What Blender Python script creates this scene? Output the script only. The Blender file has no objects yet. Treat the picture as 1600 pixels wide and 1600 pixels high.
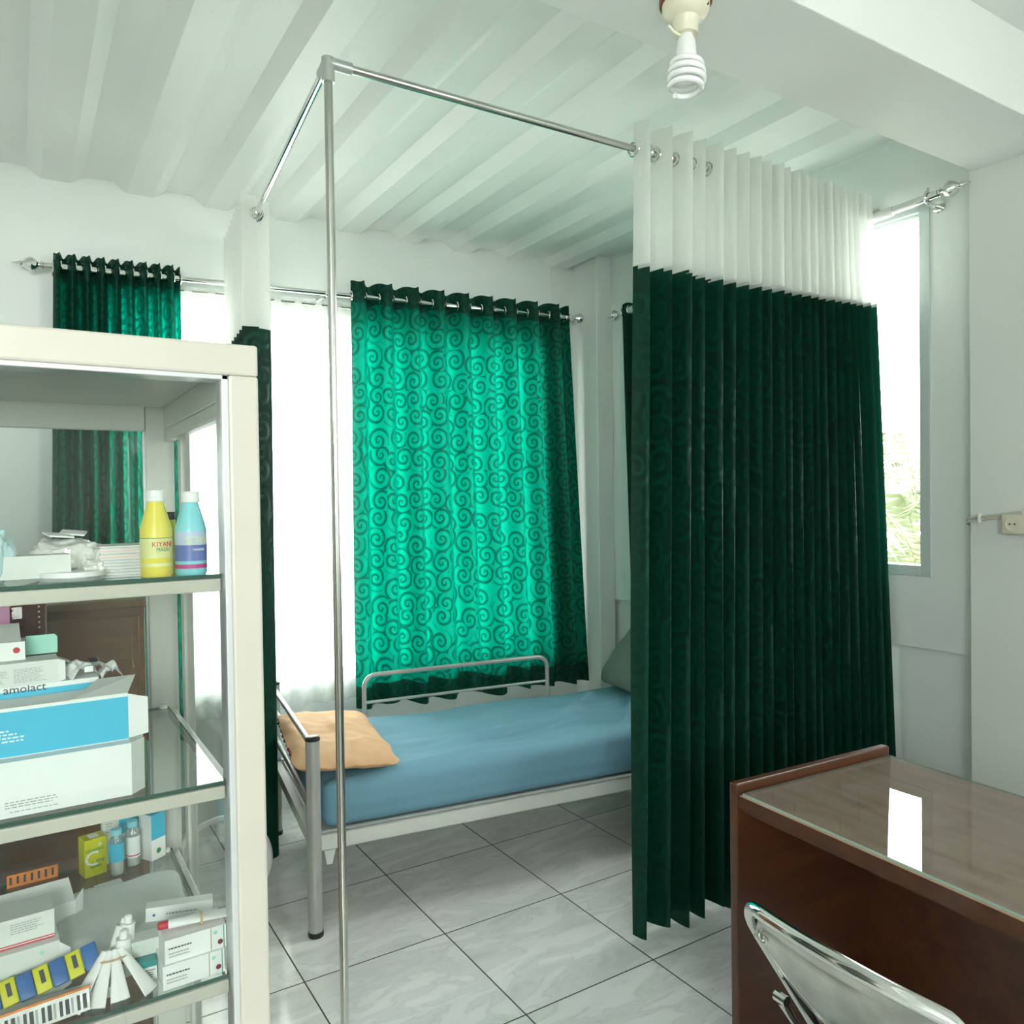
import bpy, bmesh, math, random
from mathutils import Matrix, Vector, noise, Euler
random.seed(7)
R = math.radians
PI = math.pi
S = bpy.context.scene
COL = S.collection

# ------------------------------------------------------------------ camera
cd = bpy.data.cameras.new('camera'); cam = bpy.data.objects.new('camera', cd); COL.objects.link(cam)
yaw, pitch, roll = R(32.2), R(1.0), R(0.8)
f0 = Vector((math.sin(yaw), math.cos(yaw), 0)); r0 = Vector((math.cos(yaw), -math.sin(yaw), 0)); d0 = Vector((0, 0, -1))
fw = f0 * math.cos(pitch) + d0 * math.sin(pitch)
dn = d0 * math.cos(pitch) - f0 * math.sin(pitch)
rt = r0 * math.cos(roll) + dn * math.sin(roll)
dn2 = -r0 * math.sin(roll) + dn * math.cos(roll)
up, bk = -dn2, -fw
cam.matrix_world = Matrix(((rt.x, up.x, bk.x, 0), (rt.y, up.y, bk.y, 0), (rt.z, up.z, bk.z, 1.5), (0, 0, 0, 1)))
cd.sensor_width = 36; cd.sensor_fit = 'HORIZONTAL'; cd.lens = 36 * 1230 / 1600
cd.clip_start = 0.02
S.camera = cam

# ------------------------------------------------------------------ sky, daylight, exposure
w = bpy.data.worlds.new('overcast_sky'); S.world = w; w.use_nodes = True
nt = w.node_tree; bg = nt.nodes['Background']
tc = nt.nodes.new('ShaderNodeTexCoord'); sp = nt.nodes.new('ShaderNodeSeparateXYZ'); mr = nt.nodes.new('ShaderNodeMapRange')
rp = nt.nodes.new('ShaderNodeValToRGB')
nt.links.new(tc.outputs['Generated'], sp.inputs[0]); nt.links.new(sp.outputs['Z'], rp.inputs['Fac'])
rp.color_ramp.elements[0].position = 0.0; rp.color_ramp.elements[0].color = (1.0, 0.985, 0.95, 1)
rp.color_ramp.elements[1].position = 1.0; rp.color_ramp.elements[1].color = (0.97, 0.98, 0.97, 1)
nt.links.new(rp.outputs[0], bg.inputs['Color'])
bg.inputs['Strength'].default_value = 14.0
S.view_settings.view_transform = 'Standard'; S.view_settings.look = 'None'
S.view_settings.gamma = 1; S.view_settings.use_curve_mapping = False
S.view_settings.exposure = 0.6

def portal(name, loc, rot, sx, sy):
    l = bpy.data.lights.new(name, 'AREA'); l.shape = 'RECTANGLE'; l.size = sx; l.size_y = sy
    l.cycles.is_portal = True
    o = bpy.data.objects.new(name, l); COL.objects.link(o); o.location = loc; o.rotation_euler = rot
# room: X -2.4..2.98, Y -2.2..3.83
XW, YB, XL, YF = 2.98, 3.83, -2.4, -2.2
ZT, ZR = 2.898, 2.86
BW = (0.40, 2.62, 0.62, 2.42)      # back window x0 x1 z0 z1
RW = (1.745, 2.45, 1.215, 2.583)   # right window y0 y1 z0 z1 (clear opening)
FW = (2.10, 2.75, 1.25, 2.72)  # opening added in the unseen front wall to let in fill light
FW2 = (-2.1, -0.35, 1.25, 2.72)       # second opening behind the camera, added for front fill
portal('back_window_portal', ((BW[0]+BW[1])/2, YB+0.14, (BW[2]+BW[3])/2), (R(-90), 0, 0), BW[1]-BW[0], BW[3]-BW[2])
portal('right_window_portal', (XW+0.14, (RW[0]+RW[1])/2, (RW[2]+RW[3])/2), (0, R(90), 0), RW[3]-RW[2], RW[1]-RW[0])
portal('fill_window_portal', ((FW2[0]+FW2[1])/2, YF-0.14, (FW2[2]+FW2[3])/2), (R(90), 0, 0), FW2[1]-FW2[0], FW2[3]-FW2[2])  # sampling portals for the two added fill openings
portal('fill_window_portal', ((FW[0]+FW[1])/2, YF-0.14, (FW[2]+FW[3])/2), (R(90), 0, 0), FW[1]-FW[0], FW[3]-FW[2])

# ------------------------------------------------------------------ materials
def newmat(name):
    m = bpy.data.materials.new(name); m.use_nodes = True
    nt = m.node_tree
    for n in list(nt.nodes): nt.nodes.remove(n)
    return m, nt, nt.nodes.new('ShaderNodeOutputMaterial')
def pm(name, col, rough=0.5, metal=0.0, var=0.06, scale=8.0, bump=0.0, spec=0.5, coat=0.0, emit=None, coord='Object', stretch=None):
    m, nt, out = newmat(name)
    p = nt.nodes.new('ShaderNodeBsdfPrincipled'); nt.links.new(p.outputs[0], out.inputs[0])
    tc = nt.nodes.new('ShaderNodeTexCoord'); nz = nt.nodes.new('ShaderNodeTexNoise'); nz.inputs['Scale'].default_value = scale
    nz.inputs['Detail'].default_value = 4
    src = tc.outputs[coord]
    if stretch:
        mp = nt.nodes.new('ShaderNodeMapping'); mp.inputs['Scale'].default_value = stretch
        nt.links.new(src, mp.inputs[0]); src = mp.outputs[0]
    nt.links.new(src, nz.inputs['Vector'])
    cr = nt.nodes.new('ShaderNodeValToRGB'); cr.color_ramp.elements[0].position = 0.3; cr.color_ramp.elements[1].position = 0.7
    a = [max(0, c * (1 - var)) for c in col]; b = [min(1, c * (1 + var)) for c in col]
    cr.color_ramp.elements[0].color = (*a, 1); cr.color_ramp.elements[1].color = (*b, 1)
    nt.links.new(nz.outputs['Fac'], cr.inputs[0]); nt.links.new(cr.outputs[0], p.inputs['Base Color'])
    p.inputs['Roughness'].default_value = rough; p.inputs['Metallic'].default_value = metal
    p.inputs['Specular IOR Level'].default_value = spec; p.inputs['Coat Weight'].default_value = coat
    if bump:
        bp = nt.nodes.new('ShaderNodeBump'); bp.inputs['Strength'].default_value = bump; bp.inputs['Distance'].default_value = 0.01
        nt.links.new(nz.outputs['Fac'], bp.inputs['Height']); nt.links.new(bp.outputs[0], p.inputs['Normal'])
    return m
def glassmat(name, tint=(1, 1, 1), refl=1.0, ior=1.45, haze=0.0, hazecol=(0.9, 0.95, 0.92)):
    m, nt, out = newmat(name)
    t = nt.nodes.new('ShaderNodeBsdfTransparent'); t.inputs[0].default_value = (*tint, 1)
    g = nt.nodes.new('ShaderNodeBsdfGlossy'); g.inputs['Roughness'].default_value = 0.0
    fr = nt.nodes.new('ShaderNodeFresnel'); fr.inputs[0].default_value = ior
    mu = nt.nodes.new('ShaderNodeMath'); mu.operation = 'MULTIPLY'; mu.inputs[1].default_value = refl
    nt.links.new(fr.outputs[0], mu.inputs[0])
    mx = nt.nodes.new('ShaderNodeMixShader'); nt.links.new(mu.outputs[0], mx.inputs[0])
    nt.links.new(t.outputs[0], mx.inputs[1]); nt.links.new(g.outputs[0], mx.inputs[2])
    res = mx.outputs[0]
    if haze:
        d = nt.nodes.new('ShaderNodeBsdfDiffuse'); d.inputs[0].default_value = (*hazecol, 1)
        m2 = nt.nodes.new('ShaderNodeMixShader')
        nz = nt.nodes.new('ShaderNodeTexNoise'); nz.inputs['Scale'].default_value = 14
        mm = nt.nodes.new('ShaderNodeMath'); mm.operation = 'MULTIPLY'; mm.inputs[1].default_value = haze * 2
        nt.links.new(nz.outputs['Fac'], mm.inputs[0]); nt.links.new(mm.outputs[0], m2.inputs[0])
        nt.links.new(res, m2.inputs[1]); nt.links.new(d.outputs[0], m2.inputs[2]); res = m2.outputs[0]
    nt.links.new(res, out.inputs[0])
    return m
def nd(nt, typ, **kw):
    n = nt.nodes.new(typ)
    for k, v in kw.items(): setattr(n, k, v)
    return n
def math_(nt, op, a, b=None, c=None):
    n = nt.nodes.new('ShaderNodeMath'); n.operation = op
    for i, x in enumerate((a, b, c)):
        if x is None: continue
        if isinstance(x, (int, float)): n.inputs[i].default_value = x
        else: nt.links.new(x, n.inputs[i])
    return n.outputs[0]

def scroll_cloth(name, front, trans, cell=0.105, tmix=0.5, pat_front=1.8, pat_trans=0.45):
    """damask cloth: woven spiral scrolls laid out in the cloth's own UV metres"""
    m, nt, out = newmat(name)
    uv = nd(nt, 'ShaderNodeUVMap'); 
    mp = nd(nt, 'ShaderNodeMapping'); k = 1 / cell; mp.inputs['Scale'].default_value = (k, k, k)
    nt.links.new(uv.outputs[0], mp.inputs[0])
    vo = nd(nt, 'ShaderNodeTexVoronoi', voronoi_dimensions='2D', feature='F1'); vo.inputs['Scale'].default_value = 1.0
    vo.inputs['Randomness'].default_value = 0.55
    nt.links.new(mp.outputs[0], vo.inputs['Vector'])
    sub = nd(nt, 'ShaderNodeVectorMath', operation='SUBTRACT')
    nt.links.new(mp.outputs[0], sub.inputs[0]); nt.links.new(vo.outputs['Position'], sub.inputs[1])
    sx = nd(nt, 'ShaderNodeSeparateXYZ'); nt.links.new(sub.outputs[0], sx.inputs[0])
    th = math_(nt, 'ARCTAN2', sx.outputs['Y'], sx.outputs['X'])
    th = math_(nt, 'DIVIDE', th, 2 * PI)
    sc = nd(nt, 'ShaderNodeSeparateColor'); nt.links.new(vo.outputs['Color'], sc.inputs[0])
    sgn = math_(nt, 'SUBTRACT', math_(nt, 'MULTIPLY', math_(nt, 'GREATER_THAN', sc.outputs[0], 0.5), 2), 1)
    r = vo.outputs['Distance']
    ph = math_(nt, 'ADD', math_(nt, 'MULTIPLY', th, sgn), math_(nt, 'MULTIPLY', math_(nt, 'POWER', r, 0.75), 3.1))
    ph = math_(nt, 'ADD', ph, sc.outputs[1])
    fr = math_(nt, 'FRACT', math_(nt, 'ADD', ph, 20))
    ds = math_(nt, 'ABSOLUTE', math_(nt, 'SUBTRACT', fr, 0.5))
    line = nd(nt, 'ShaderNodeMapRange'); line.inputs['From Min'].default_value = 0.23; line.inputs['From Max'].default_value = 0.17
    nt.links.new(ds, line.inputs['Value'])
    rm = nd(nt, 'ShaderNodeMapRange'); rm.inputs['From Min'].default_value = 0.72; rm.inputs['From Max'].default_value = 0.60
    nt.links.new(r, rm.inputs['Value'])
    L = math_(nt, 'MULTIPLY', line.outputs[0], rm.outputs[0])
    def mixc(c, f):
        mx = nd(nt, 'ShaderNodeMix', data_type='RGBA')
        mx.inputs[6].default_value = (*c, 1); mx.inputs[7].default_value = (*[min(1, x * f) for x in c], 1)
        nt.links.new(L, mx.inputs[0]); return mx.outputs[2]
    p = nd(nt, 'ShaderNodeBsdfPrincipled'); p.inputs['Roughness'].default_value = 0.55
    p.inputs['Specular IOR Level'].default_value = 0.2
    p.inputs['Sheen Weight'].default_value = 0.04; p.inputs['Sheen Tint'].default_value = (0.2, 0.8, 0.6, 1)
    nt.links.new(mixc(front, pat_front), p.inputs['Base Color'])
    rr = nd(nt, 'ShaderNodeMapRange'); rr.inputs['To Min'].default_value = 0.6; rr.inputs['To Max'].default_value = 0.38
    nt.links.new(L, rr.inputs['Value']); nt.links.new(rr.outputs[0], p.inputs['Roughness'])
    t = nd(nt, 'ShaderNodeBsdfTranslucent'); nt.links.new(mixc(trans, pat_trans), t.inputs[0])
    mx = nd(nt, 'ShaderNodeMixShader'); mx.inputs[0].default_value = tmix
    nt.links.new(p.outputs[0], mx.inputs[1]); nt.links.new(t.outputs[0], mx.inputs[2]); nt.links.new(mx.outputs[0], out.inputs[0])
    return m
def sheer_mat(name, col, transp=0.35, tcol=(1, 1, 1)):
    m, nt, out = newmat(name)
    d = nd(nt, 'ShaderNodeBsdfDiffuse'); d.inputs[0].default_value = (*col, 1)
    t = nd(nt, 'ShaderNodeBsdfTranslucent'); t.inputs[0].default_value = (*col, 1)
    tr = nd(nt, 'ShaderNodeBsdfTransparent'); tr.inputs[0].default_value = (*tcol, 1)
    a = nd(nt, 'ShaderNodeMixShader'); a.inputs[0].default_value = 0.5
    nt.links.new(d.outputs[0], a.inputs[1]); nt.links.new(t.outputs[0], a.inputs[2])
    b = nd(nt, 'ShaderNodeMixShader')
    uv = nd(nt, 'ShaderNodeUVMap'); nz = nd(nt, 'ShaderNodeTexNoise'); nz.inputs['Scale'].default_value = 60
    nt.links.new(uv.outputs[0], nz.inputs['Vector'])
    mr = nd(nt, 'ShaderNodeMapRange'); mr.inputs['To Min'].default_value = transp * 0.8; mr.inputs['To Max'].default_value = transp * 1.2
    nt.links.new(nz.outputs['Fac'], mr.inputs['Value']); nt.links.new(mr.outputs[0], b.inputs[0])
    nt.links.new(a.outputs[0], b.inputs[1]); nt.links.new(tr.outputs[0], b.inputs[2]); nt.links.new(b.outputs[0], out.inputs[0])
    return m

def floor_mat():
    m, nt, out = newmat('marbled_floor_tile')
    p = nd(nt, 'ShaderNodeBsdfPrincipled'); nt.links.new(p.outputs[0], out.inputs[0])
    g = nd(nt, 'ShaderNodeNewGeometry'); sx = nd(nt, 'ShaderNodeSeparateXYZ'); nt.links.new(g.outputs['Position'], sx.inputs[0])
    def grid(o, off, size):
        v = math_(nt, 'DIVIDE', math_(nt, 'SUBTRACT', o, off), size)
        fr = math_(nt, 'FRACT', math_(nt, 'ADD', v, 50))
        d = math_(nt, 'MINIMUM', fr, math_(nt, 'SUBTRACT', 1, fr))
        return math_(nt, 'MULTIPLY', d, size), math_(nt, 'FLOOR', v)
    dx, ix = grid(sx.outputs['X'], 1.222, 0.492); dy, iy = grid(sx.outputs['Y'], 2.412, 0.51)
    d = math_(nt, 'MINIMUM', dx, dy)
    gr = nd(nt, 'ShaderNodeMapRange'); gr.inputs['From Min'].default_value = 0.0018; gr.inputs['From Max'].default_value = 0.003
    nt.links.new(d, gr.inputs['Value'])
    cmb = nd(nt, 'ShaderNodeCombineXYZ')
    nt.links.new(math_(nt, 'MULTIPLY', ix, 3.7), cmb.inputs[0]); nt.links.new(math_(nt, 'MULTIPLY', iy, 5.3), cmb.inputs[1])
    add = nd(nt, 'ShaderNodeVectorMath', operation='ADD'); nt.links.new(g.outputs['Position'], add.inputs[0]); nt.links.new(cmb.outputs[0], add.inputs[1])
    mp = nd(nt, 'ShaderNodeMapping'); mp.inputs['Rotation'].default_value = (0, 0, 0.5); mp.inputs['Scale'].default_value = (1.2, 3.4, 1)
    nt.links.new(add.outputs[0], mp.inputs[0])
    nz = nd(nt, 'ShaderNodeTexNoise'); nz.inputs['Scale'].default_value = 2.2; nz.inputs['Detail'].default_value = 8; nz.inputs['Distortion'].default_value = 1.6
    nt.links.new(mp.outputs[0], nz.inputs['Vector'])
    cr = nd(nt, 'ShaderNodeValToRGB'); e = cr.color_ramp.elements
    e[0].position = 0.30; e[0].color = (0.62, 0.635, 0.62, 1); e[1].position = 0.62; e[1].color = (0.80, 0.81, 0.80, 1)
    n = e.new(0.47); n.color = (0.73, 0.74, 0.73, 1); n = e.new(0.5); n.color = (0.66, 0.675, 0.66, 1); n = e.new(0.53); n.color = (0.76, 0.77, 0.76, 1)
    nt.links.new(nz.outputs['Fac'], cr.inputs[0])
    mx = nd(nt, 'ShaderNodeMix', data_type='RGBA'); mx.inputs[6].default_value = (0.05, 0.05, 0.045, 1)
    nt.links.new(gr.outputs[0], mx.inputs[0]); nt.links.new(cr.outputs[0], mx.inputs[7]); nt.links.new(mx.outputs[2], p.inputs['Base Color'])
    rr = nd(nt, 'ShaderNodeMapRange'); rr.inputs['To Min'].default_value = 0.7; rr.inputs['To Max'].default_value = 0.13
    nt.links.new(gr.outputs[0], rr.inputs['Value']); nt.links.new(rr.outputs[0], p.inputs['Roughness'])
    bp = nd(nt, 'ShaderNodeBump'); bp.inputs['Strength'].default_value = 0.4; bp.inputs['Distance'].default_value = 0.002
    nt.links.new(gr.outputs[0], bp.inputs['Height']); nt.links.new(bp.outputs[0], p.inputs['Normal'])
    return m

def wood(name, c1, c2, rough=0.35, axis=(1, 14, 14), coat=0.2, bump=0.0):
    m, nt, out = newmat(name)
    p = nd(nt, 'ShaderNodeBsdfPrincipled'); nt.links.new(p.outputs[0], out.inputs[0])
    tc = nd(nt, 'ShaderNodeTexCoord'); mp = nd(nt, 'ShaderNodeMapping'); mp.inputs['Scale'].default_value = axis
    nt.links.new(tc.outputs['Object'], mp.inputs[0])
    nz = nd(nt, 'ShaderNodeTexNoise'); nz.inputs['Scale'].default_value = 1.6; nz.inputs['Detail'].default_value = 6; nz.inputs['Distortion'].default_value = 0.8
    nt.links.new(mp.outputs[0], nz.inputs['Vector'])
    cr = nd(nt, 'ShaderNodeValToRGB'); cr.color_ramp.elements[0].position = 0.35; cr.color_ramp.elements[1].position = 0.68
    cr.color_ramp.elements[0].color = (*c1, 1); cr.color_ramp.elements[1].color = (*c2, 1)
    nt.links.new(nz.outputs['Fac'], cr.inputs[0]); nt.links.new(cr.outputs[0], p.inputs['Base Color'])
    p.inputs['Roughness'].default_value = rough; p.inputs['Coat Weight'].default_value = coat; p.inputs['Coat Roughness'].default_value = 0.15
    return m

M = {}
M['wall'] = pm('mint_white_wall_paint', (0.83, 0.88, 0.85), 0.55, var=0.015, scale=3, bump=0.02)
M['pier'] = pm('grey_white_wall_paint', (0.79, 0.82, 0.785), 0.6, var=0.02, scale=3, bump=0.02)
M['ceil'] = pm('white_ceiling_paint', (0.87, 0.905, 0.875), 0.45, var=0.015, scale=3)
M['beam'] = pm('white_beam_paint', (0.87, 0.90, 0.875), 0.5, var=0.015, scale=3)
M['floor'] = floor_mat()
M['alu'] = pm('grey_window_aluminium', (0.62, 0.70, 0.69), 0.4, 0.1, var=0.02)
M['pane'] = glassmat('clear_window_glass', (0.98, 1, 0.99), 0.6)
M['glass'] = glassmat('clear_cabinet_glass', (0.955, 0.975, 0.965), 1.0)
M['sideglass'] = glassmat('thin_side_glass', (0.985, 0.995, 0.99), 0.3)
M['shelfglass'] = glassmat('green_tinted_shelf_glass', (0.86, 0.93, 0.90), 1.3)
M['glassedge'] = pm('dark_green_glass_edge', (0.03, 0.085, 0.06), 0.15)
M['deskglass'] = glassmat('clear_desk_glass', (0.97, 0.99, 0.98), 1.3, haze=0.10, hazecol=(0.85, 0.80, 0.76))
M['deskedge'] = pm('pale_green_glass_edge', (0.35, 0.48, 0.42), 0.15)
M['chrome'] = pm('polished_chrome', (0.78, 0.78, 0.76), 0.09, 1.0, var=0.03)
M['worn'] = pm('worn_chrome_plate', (0.50, 0.50, 0.47), 0.24, 1.0, var=0.35, scale=9, bump=0.03)
M['steel'] = pm('brushed_steel_tube', (0.62, 0.62, 0.58), 0.2, 1.0, var=0.05)
M['joint'] = pm('grey_pipe_joint', (0.50, 0.53, 0.51), 0.35, 0.6, var=0.03)
M['greypaint'] = pm('grey_bed_paint', (0.40, 0.41, 0.39), 0.35, 0.35, var=0.05)
M['palepaint'] = pm('pale_grey_bed_rail_paint', (0.60, 0.62, 0.58), 0.4, 0.1, var=0.05)
M['black'] = pm('black_plastic', (0.012, 0.013, 0.013), 0.4)
M['cream'] = pm('cream_cabinet_enamel', (0.54, 0.52, 0.455), 0.35, var=0.02)
M['greyin'] = pm('grey_cabinet_inside_enamel', (0.60, 0.61, 0.56), 0.4, var=0.02)
M['silver'] = pm('silver_door_track', (0.70, 0.72, 0.73), 0.3, 0.5, var=0.02)
M['white'] = pm('white_paper', (0.82, 0.84, 0.82), 0.6, var=0.02, scale=20)
M['offwhite'] = pm('offwhite_card', (0.68, 0.71, 0.67), 0.6, var=0.03, scale=20)
M['greycard'] = pm('grey_inner_card', (0.42, 0.44, 0.41), 0.7, var=0.05)
M['plastic'] = pm('white_plastic', (0.84, 0.85, 0.83), 0.25, var=0.02)
M['creamplastic'] = pm('cream_plastic', (0.80, 0.76, 0.60), 0.35, var=0.02)
M['ink'] = pm('dark_print', (0.05, 0.055, 0.06), 0.6)
M['greyink'] = pm('grey_print', (0.36, 0.38, 0.38), 0.6)
M['red'] = pm('red_print', (0.55, 0.03, 0.05), 0.5)
M['darkred'] = pm('dark_red_print', (0.22, 0.02, 0.03), 0.5)
M['blue'] = pm('sky_blue_print', (0.06, 0.47, 0.68), 0.45, var=0.04)
M['bluedark'] = pm('deep_blue_print', (0.03, 0.13, 0.38), 0.35, var=0.15, scale=60)
M['navy'] = pm('violet_blue_print', (0.12, 0.17, 0.45), 0.4, var=0.1)
M['greenp'] = pm('green_print', (0.02, 0.25, 0.10), 0.5)
M['teal'] = pm('teal_card', (0.02, 0.30, 0.28), 0.4)
M['mint'] = pm('mint_card', (0.36, 0.72, 0.60), 0.5)
M['yellow'] = pm('yellow_plastic', (0.80, 0.70, 0.10), 0.35, var=0.03)
M['yellowp'] = pm('pale_yellow_print', (0.72, 0.72, 0.32), 0.4)
M['lime'] = pm('lime_yellow_card', (0.62, 0.62, 0.01), 0.4, var=0.06)
M['aqua'] = pm('aqua_plastic', (0.25, 0.66, 0.74), 0.3, var=0.03)
M['lilac'] = pm('lilac_print', (0.50, 0.58, 0.76), 0.4)
M['pinkp'] = pm('pink_print', (0.85, 0.42, 0.35), 0.5)
M['magenta'] = pm('magenta_print', (0.50, 0.05, 0.22), 0.5)
M['pink'] = pm('pink_plastic', (0.80, 0.36, 0.62), 0.35)
M['orange'] = pm('orange_print', (0.80, 0.25, 0.05), 0.4, var=0.2, scale=50)
M['amber'] = glassmat('amber_clear_plastic', (0.55, 0.17, 0.07), 1.5, haze=0.12, hazecol=(0.35, 0.08, 0.03))
M['clear'] = glassmat('clear_plastic', (0.93, 0.95, 0.94), 2.2, haze=0.12, hazecol=(0.85, 0.88, 0.86))
M['film'] = sheer_mat('milky_plastic_film', (0.92, 0.95, 0.93), 0.12)
M['foil'] = pm('silver_foil', (0.84, 0.84, 0.80), 0.25, 0.25, var=0.15, scale=25, bump=0.5)
M['rubber'] = pm('tan_rubber_band', (0.52, 0.36, 0.20), 0.5)
M['desk'] = wood('red_brown_desk_wood', (0.056, 0.017, 0.006), (0.088, 0.028, 0.009), 0.35)
M['desktop'] = wood('orange_brown_desktop_wood', (0.52, 0.31, 0.20), (0.66, 0.45, 0.32), 0.3, (14, 1.2, 14))
M['cupboard'] = wood('red_brown_cupboard_wood', (0.17, 0.075, 0.035), (0.27, 0.125, 0.06), 0.3, (1, 10, 10))
M['plate'] = wood('brown_ceiling_block_wood', (0.22, 0.07, 0.02), (0.32, 0.11, 0.04), 0.5)
M['sheet'] = pm('blue_bed_sheet', (0.15, 0.31, 0.40), 0.75, var=0.04, scale=2.2, bump=0.9, spec=0.3, stretch=(1.0, 3.2, 1.0))
M['tan'] = pm('tan_pillow_cloth', (0.62, 0.39, 0.22), 0.8, var=0.08, scale=5, bump=0.05, spec=0.2)
M['piping'] = pm('dark_red_piping', (0.16, 0.015, 0.012), 0.7)
M['greycloth'] = pm('grey_green_pillow_cloth', (0.14, 0.18, 0.15), 0.85, var=0.05, scale=6, spec=0.2)
M['cable'] = pm('pale_grey_cable', (0.62, 0.61, 0.54), 0.5)
M['curtain'] = scroll_cloth('dark_green_scroll_cloth', (0.002, 0.040, 0.025), (0.0, 0.30, 0.195), tmix=0.45, pat_front=1.6, pat_trans=0.34)
M['curtaind'] = scroll_cloth('dark_green_heavy_cloth', (0.001, 0.019, 0.012), (0.0, 0.30, 0.19), tmix=0.16, pat_front=2.6, pat_trans=0.5)
M['hem'] = scroll_cloth('dark_green_double_hem', (0.002, 0.035, 0.022), (0.0, 0.06, 0.035), tmix=0.22, pat_front=1.8, pat_trans=0.7)
M['sheer'] = sheer_mat('white_sheer_cloth', (0.86, 0.89, 0.86), 0.35)
M['mesh'] = sheer_mat('white_curtain_netting', (0.88, 0.90, 0.87), 0.13)
M['leaf'] = pm('pale_green_leaf', (0.13, 0.155, 0.085), 0.5, var=0.3, scale=3)
M['bark'] = pm('brown_bark', (0.16, 0.12, 0.07), 0.8, var=0.3)
M['ground'] = pm('pale_concrete_ground', (0.45, 0.46, 0.42), 0.8, var=0.1, scale=1)

# ------------------------------------------------------------------ building helpers
ROOTM = {}
def tag(o, label=None, cat=None, group=None, kind=None):
    if label: o['label'] = label
    if cat: o['category'] = cat
    if group: o['group'] = group
    if kind: o['kind'] = kind
    return o
def thing(name, label, cat, loc=(0, 0, 0), rot=(0, 0, 0), group=None, kind=None):
    o = bpy.data.objects.new(name, None); COL.objects.link(o)
    if isinstance(rot, (int, float)): rot = (0, 0, rot)
    o.location = loc; o.rotation_euler = rot; o.empty_display_size = 0.1
    ROOTM[o] = Matrix.Translation(Vector(loc)) @ Euler(rot).to_matrix().to_4x4()
    return tag(o, label, cat, group, kind)
def rootmat(o):
    while o.parent: o = o.parent
    return ROOTM.get(o, Matrix.Identity(4))

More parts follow.
